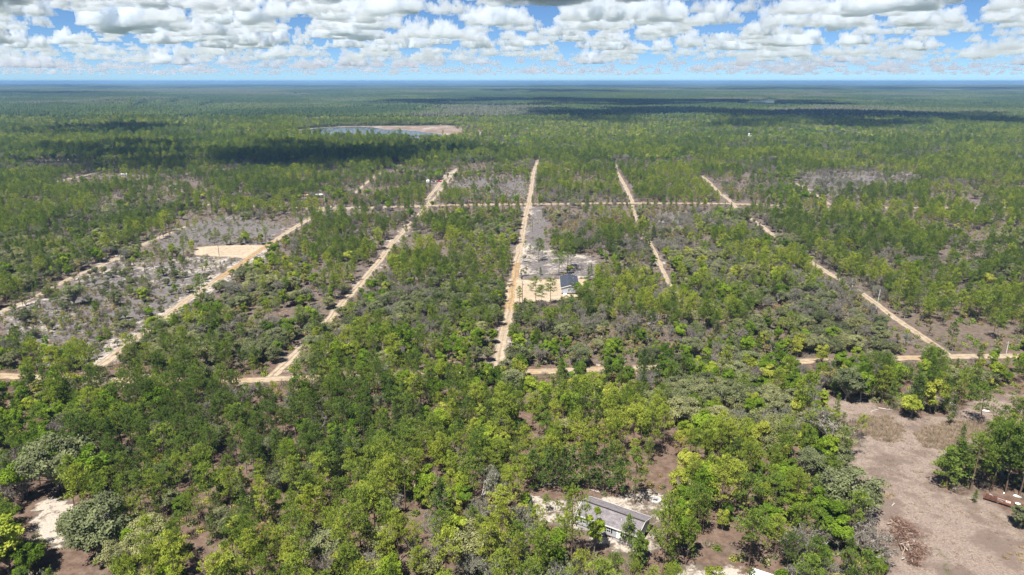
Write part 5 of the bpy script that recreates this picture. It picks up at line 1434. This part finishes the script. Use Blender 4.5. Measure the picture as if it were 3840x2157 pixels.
# ------------------------------------------------------------------ poles
def pole(label, u, v, h, m, arm=True, lean=(0, 0), can=False, name='utility_pole'):
    x, y = un(u, v); o = thing(name, label, 'pole', (x, y, 0), 0, 'poles along the sand roads')
    MB().tube([(0, 0, -.2), (lean[0] / 2, lean[1] / 2, h / 2), (lean[0], lean[1], h)], [.17, .15, .11], 9).build('shaft', m, o)
    if arm:
        MB().box(lean[0] - .9, lean[0] + .9, lean[1] - .19, lean[1] - .11, h - .55, h - .43).build('crossarm', m, o)
        for xx in (-.8, 0, .8): MB().tube([(lean[0] + xx, lean[1] - .15, h - .43), (lean[0] + xx, lean[1] - .15, h - .22)], .05, 6).build('insulator', M_STONE, o)
    if can: MB().tube([(.32, -.05, h - 1.9), (.32, -.05, h - 1.1)], .2, 10).build('transformer', M_METAL, o)
pole('bare wooden pole standing on the open strip beside the main road', 1997, 870, 8.8, M_POLE, False)
pole('wooden pole at the crossing of the main road', 2010, 777, 8.0, M_POLE, True)
pole('wooden pole at the sandy driveway entrance', 1959, 1135, 10.0, M_POLE, False, (-.1, 0), True)
pole('thin dark pole at the front of the sand pad', 822, 959, 6.6, M_POLE, False)
pole('pale pole with a can at the western cross road', 1219, 769, 9.0, M_PALEPOLE, False, (-.2, 0), True)
pole('tall leaning bleached pole beside the eastern sand road', 3283, 1173, 10.5, M_PALEPOLE, False, (.5, 0), name='dead_trunk')
pole('pale pole with a crossarm at the eastern end of the near cross road', 3772, 1330, 5.0, M_PALEPOLE, True)
pole('dark pole beside the camper road', 1657, 676, 7.5, M_POLE, False)
pole('thin dark pole on the open strip, further along', 2034, 822, 7.0, M_POLE, False)
bx0, by0 = un(1957, 1047)
o = thing('waste_bin', 'black wheeled bin at the corner of the driveway', 'bin', (bx0, by0, 0))
MB().prism([(-.35, .05), (.35, .05), (.42, 1.15), (-.42, 1.15)], -.36, .36).build('body', M_SHUT, o); MB().box(-.40, .40, -.47, .47, 1.152, 1.22).build('lid', M_SHUT, o)
for s in (-1, 1): MB().tube([(s * .3 - .05, .36, .13), (s * .3 + .05, .36, .13)], .13, 10).build('wheel', M_TYRE, o)

# ------------------------------------------------------------------ camper, pickup and clutter off the twin track
cx, cy_ = un(1605, 687)
cp = thing('camper_trailer', 'white camper trailer parked west of the twin-rutted track', 'camper', (cx, cy_, 0), .05)
m = MB(); m.prism([(-3.2, .55), (3.0, .55), (3.2, 1.4), (3.0, 2.7), (2.4, 3.0), (-2.8, 3.0), (-3.3, 2.4)], -1.25, 1.25); m.build('body', M_BLUEW, cp)
MB().box(-.75, .75, -3.33, -3.27, 1.5, 2.15).build('window', mg, cp)
MB().box(1.252, 1.28, -.4, .4, .7, 2.5).build('door', M_WHITE, cp); MB().box(-1.28, -1.252, -1.6, -.4, 1.6, 2.2).build('window', mg, cp)
for s in (-1, 1):
    for yy in (-.2, .65): MB().tube([(s * 1.1 - .1, yy, .36), (s * 1.1 + .1, yy, .36)], .36, 12).build('wheel', M_TYRE, cp)
MB().tube([(0, -3.2, .55), (0, -4.6, .5)], .06, 6).build('tow_bar', M_SHUT, cp)
MB().box(-.4, .4, -.3, .5, 3.002, 3.22).build('roof_unit', M_WHITE, cp)
px_, py_ = un(1646, 683)
pk = thing('pickup_truck', 'dark red pickup truck parked east of the white camper', 'pickup', (px_, py_, 0), .12)
m = MB(); m.prism([(-.95, .45), (.95, .45), (.98, .95), (.9, 1.1), (-.9, 1.1), (-.98, .95)], -2.7, -.2); m.build('hood', M_RED, pk)
MB().box(-.2, 2.7, -.96, .96, .45, 1.05).build('bed', M_RED, pk)
m = MB(); m.add([(-1.3, -.9, 1.1), (.9, -.9, 1.1), (.9, .9, 1.1), (-1.3, .9, 1.1), (-.7, -.75, 1.85), (.7, -.75, 1.85), (.7, .75, 1.85), (-.7, .75, 1.85)], [(4, 5, 6, 7), (0, 1, 5, 4), (1, 2, 6, 5), (2, 3, 7, 6), (3, 0, 4, 7)]); m.build('cab', M_RED, pk)
m = MB(); m.add([(-1.0, -.87, 1.2), (.7, -.87, 1.2), (.62, -.78, 1.75), (-.62, -.78, 1.75)], [(0, 1, 2, 3)]); ws = m.build('window', mg, pk); ws.location = (0, -.03, 0)
for x in (-1.75, 1.75):
    for s in (-1, 1): MB().tube([(x, s * .85 - .12, .38), (x, s * .85 + .12, .38)], .38, 12).build('wheel', M_TYRE, pk)
ux, uy = un(1628, 682)
jp = thing('clutter_heap', 'dark heap of clutter between the camper and the red pickup', 'clutter', (ux, uy, 0))
for k in range(9):
    a, b_, c_ = rng.uniform(.4, 1.1, 3); qx, qy = rng.normal() * 1.7, rng.normal() * 1.2
    q = MB().box(-a / 2, a / 2, -b_ / 2, b_ / 2, 0, c_).build('box' if k % 2 else 'barrel', (M_SHUT, M_RUST, M_WHITE, M_POLE)[k % 4], jp); q.location = (qx, qy, 0); q.rotation_euler = (0, 0, rng.random() * 3)

# ------------------------------------------------------------------ far buildings
def small_house(label, u, v, L, W, H_, roof, wall, ang=0.0, rise=1.2, cat='house', name='house', grp='far houses', dwin=True):
    x, y = un(u, v); h = thing(name, label, cat, (x, y, 0), ang, grp)
    MB().box(-L / 2, L / 2, -W / 2, W / 2, 0, H_).build('wall', wall, h)
    m = MB(); m.prism([(-W / 2 - .4, H_ - .12), (W / 2 + .4, H_ - .12), (W / 2 + .4, H_ + .05), (0, H_ + rise), (-W / 2 - .4, H_ + .05)], -L / 2 - .4, L / 2 + .4); m.build('roof', roof, h)
    if dwin:
        for k in range(3): MB().box(-L * .35 + k * L * .3, -L * .35 + k * L * .3 + L * .1, -W / 2 - .03, -W / 2 - .002, 1.0, 2.1).build('window', mg, h)
    return h
M_WROOF = plain('white_metal_roof', (.780, .780, .770), .4, .4, .04, .5)
M_GROOF = plain('grey_roof', (.330, .330, .340), .8, .2, .1, 1)
small_house('white-roofed house alone among far grey and green oaks', 2807, 510, 15, 9, 3.2, M_WROOF, M_TRIM, .1)
small_house('long white-roofed building far off beyond the cloud shadow', 2880, 388, 46, 16, 8, M_WROOF, M_TRIM, -.08, 2)
small_house('smaller white building beside the long far one', 2838, 387, 30, 12, 7, M_WROOF, M_TRIM, .05, 2)
small_house('pale building at the eastern end of the far shadow', 2990, 400, 20, 12, 4, M_WROOF, M_TAN, .1, 2)
small_house('pale blue lakeside house among trees', 1175, 474, 10, 7, 3, M_GROOF, M_BLUEW, .1)
small_house('white lakeside house at the back of the dry shore', 1232, 472, 9, 7, 3, M_WROOF, M_TRIM, 0)
small_house('pink-walled lakeside house east of the white one', 1298, 468, 10, 7, 3, M_GROOF, M_TAN, -.1)
small_house('dark-roofed hut on the northern lake shore', 1648, 470, 8, 6, 3, M_DARK, M_TAN, 0)
small_house('tan-roofed shack at the western cross road', 1149, 741, 6.5, 4, 2.3, M_TAN, M_WOOD, .05, .6, 'shack', 'shack', 'shacks')
x, y = un(1198, 741)
cpt = thing('carport', 'white-roofed carport west of the pale pole', 'carport', (x, y, 0), .15)
MB().prism([(-2, 2.6), (0, 3.1), (2, 2.6), (2, 2.66), (0, 3.16), (-2, 2.66)], -3.4, 3.4).build('roof', M_WROOF, cpt)
for a in (-3.2, 3.2):
    for b_ in (-1.85, 1.85): MB().box(a - .06, a + .06, b_ - .06, b_ + .06, 0, 2.6).build('post', M_METAL, cpt)
small_house('tiny white shed west of the northern track', 466, 662, 5, 3.5, 2.4, M_WROOF, M_TRIM, .3, .7, 'shed', 'shed', 'sheds')
small_house('pale shed in the far north east pines', 3745, 546, 7, 5, 2.8, M_WROOF, M_TRIM, .2, .8, 'shed', 'shed', 'sheds')
x, y = un(1235, 486); o = thing('dock', 'white dock standing on the dry lake shore', 'dock', (x, y, 0), .3)
MB().box(-7, 7, -1.2, 1.2, .9, 1.05).build('deck', M_WHITE, o)
for a in (-6, -2, 2, 6): MB().box(a - .1, a + .1, -.9, .9, 0, .898).build('post', M_WOOD, o)

# ------------------------------------------------------------------ clouds
def cloudmat(name, dens, col):
    m, t = mat(name)
    vs = nd(t, 'ShaderNodeVolumePrincipled'); vs.inputs['Color'].default_value = (*col, 1); vs.inputs['Density'].default_value = dens; vs.inputs['Anisotropy'].default_value = .3
    oo = nd(t, 'ShaderNodeOutputMaterial'); ln(t, vs.outputs[0], oo.inputs['Volume'])
    return m
cm, cm_near, cm_far, cm_veil = cloudmat('cloud', .0075, (.912, .944, .988)), cloudmat('near_cloud', .06, (.912, .944, .988)), cloudmat('far_cloud', .0034, (.92, .955, .995)), cloudmat('veil_cloud', .0022, (.94, .97, 1.0))  # blue tint and thinner far copies put aerial haze into the clouds
bm = bmesh.new(); bmesh.ops.create_icosphere(bm, subdivisions=3, radius=1)
CV_ = np.array([v.co for v in bm.verts]); CF = np.array([[v.index for v in f.verts] for f in bm.faces]); bm.free()
def cloud_mesh(seed, D, Hh_, n):
    rg = np.random.default_rng(seed); vs_, fs_, o = [], [], 0
    for i in range(n):
        a = rg.random() * 6.283; q = math.sqrt(rg.random()); hump = 1 - q ** 2
        z = rg.random() ** 1.2 * Hh_ * hump * .8
        r = rg.uniform(.08, .17) * (1 - .4 * z / Hh_) * (.6 + .6 * hump)
        V = CV_ * np.array([r, r, r * .8]) + [math.cos(a) * q * .5, math.sin(a) * q * D / 2, z]
        vs_.append(V); fs_.append(CF + o); o += len(V)
    me = npmesh('cloud', np.concatenate(vs_), np.concatenate(fs_), [cm])
    ob = bpy.data.objects.new('cloud_tmp', me); COL.objects.link(ob)
    md = ob.modifiers.new('r', 'REMESH'); md.mode = 'VOXEL'; md.voxel_size = 1 / 80
    dg = bpy.context.evaluated_depsgraph_get()
    m2 = bpy.data.meshes.new_from_object(ob.evaluated_get(dg)); bpy.data.objects.remove(ob)
    k = len(m2.vertices); Pc = np.zeros(k * 3); Nc = np.zeros(k * 3)
    m2.vertices.foreach_get('co', Pc); m2.vertices.foreach_get('normal', Nc); Pc, Nc = Pc.reshape(-1, 3), Nc.reshape(-1, 3)
    d = 0
    for s, a in ((.10, .040), (.05, .030), (.024, .017)):
        d = d + (np.abs(n1(Pc[:, 0] / s + seed * 7, Pc[:, 1] / s, Pc[:, 2] / s) * 2 - 1) * 2 - .7) * a
    Pc = Pc + Nc * d[:, None]
    Pc[:, 2] = np.where(Pc[:, 2] < 0, Pc[:, 2] * .15, Pc[:, 2])
    m2.vertices.foreach_set('co', Pc.ravel()); m2.update(); m2.materials.clear(); m2.materials.append(cm); m2.name = 'cloud'
    return m2
CM = [cloud_mesh(i, *a) for i, a in enumerate([(.8, .36, 30), (.7, .5, 30), (.9, .28, 34), (.6, .42, 24), (.8, .58, 34), (1, .22, 34), (.5, .3, 20), (.9, .44, 36)])]
def recol(name, m):
    c = coll(name, [])
    for i, me in enumerate(CM):
        q = me.copy(); q.materials.clear(); q.materials.append(m); c.objects.link(bpy.data.objects.new('%s_%02d' % (name, i), q))
    return c
CLC, CLN, CLF, CLV = recol('cloud_sources', cm), recol('near_cloud_sources', cm_near), recol('far_cloud_sources', cm_far), recol('veil_cloud_sources', cm_veil)
rg = np.random.default_rng(8)
cl = []
y = 8200.0
while y < 135000:
    for x in np.arange(-.86 * y, .86 * y, 1020 + .014 * y):
        cvr = fbm(n2, x, y * .6, 7000, 3)
        if rg.random() < np.clip(.80 + 1.3 * (cvr - .36), .55, 1.0):
            s = rg.uniform(460, 1550) * (1 if rg.random() < .45 else .5) * (.7 + .6 * cvr) * (1.7 if rg.random() < .12 else 1)
            cl.append((x + rg.uniform(-750, 750), y + rg.uniform(-600, 600), 1150 + rg.uniform(-50, 120), s, s * rg.uniform(1.0, 1.7), rg.random() * 6.28, rg.integers(len(CM))))
    y += 780 + .042 * y
# nearer clouds, whose shadows lie on the woods: shadow centre x, y, width, depth
SH = [(-320, 940, 560, 300, 5), (-770, 1400, 260, 330, 2), (720, 1900, 1150, 900, 2), (330, 2150, 520, 420, 5), (430, 3050, 1750, 950, 2), (1190, 1600, 340, 300, 0), (2250, 7000, 1700, 2300, 5), (4100, 6400, 1700, 1500, 2), (-2800, 4350, 720, 560, 5), (320, 5250, 900, 1000, 2), (-1300, 9400, 3600, 1800, 5)]
for x, y, w_, d_, k in SH:
    h_ = 1250
    cl.append((x + SUN.x / SUN.z * h_, y + SUN.y / SUN.z * h_, 1180, w_, d_, 0.0, k, 380 if w_ < 1200 else 600))
C_ = [c if len(c) == 8 else c + (c[4],) for c in cl]
nn_ = len(cl) - len(SH)
DD = [.8, .7, .9, .6, .8, 1, .5, .9]
scl = np.array([(c[3], c[3], c[4]) if i < nn_ else (c[3] * 1.12, c[4] / DD[c[6]] * 1.12, c[7]) for i, c in enumerate(C_)])
loc = np.array([c[:3] for c in C_]); rz = np.array([(0, 0, c[5]) for c in C_]); ci_ = np.array([c[6] for c in C_]); dist = np.hypot(loc[:, 0], loc[:, 1]); ii = np.arange(len(C_))
for nm_, k, cc, lb in (('clouds', (ii < nn_) & (dist < 30000), CLC, 'fair weather cumulus clouds with flat grey bases'), ('distant_clouds', (ii < nn_) & (dist >= 30000) & (dist < 52000), CLF, 'faint pale cloud streaks low over the horizon'), ('horizon_clouds', (ii < nn_) & (dist >= 52000), CLV, 'hazy bands of cloud on the horizon'), ('near_clouds', ii >= nn_, CLN, 'small cumulus clouds whose shadows lie on the woods')):
    scatter(nm_, loc[k], scl[k], rz[k], np.full(k.sum(), .5), ci_[k], cc, lb)
print('clouds', len(C_))

# ------------------------------------------------------------------ haze
hm, t = mat('haze')
pv = nd(t, 'ShaderNodeVolumePrincipled')
pv.inputs['Color'].default_value = (.28, .51, .87, 1)
pv.inputs['Density'].default_value = 8.5e-5
oo = nd(t, 'ShaderNodeOutputMaterial'); ln(t, pv.outputs[0], oo.inputs['Volume'])
MB().box(-48500, 48500, -18500, 48500, -1.0, 104.0).build('haze', hm, None, kind='stuff', label='thin blue haze over the distant forest')
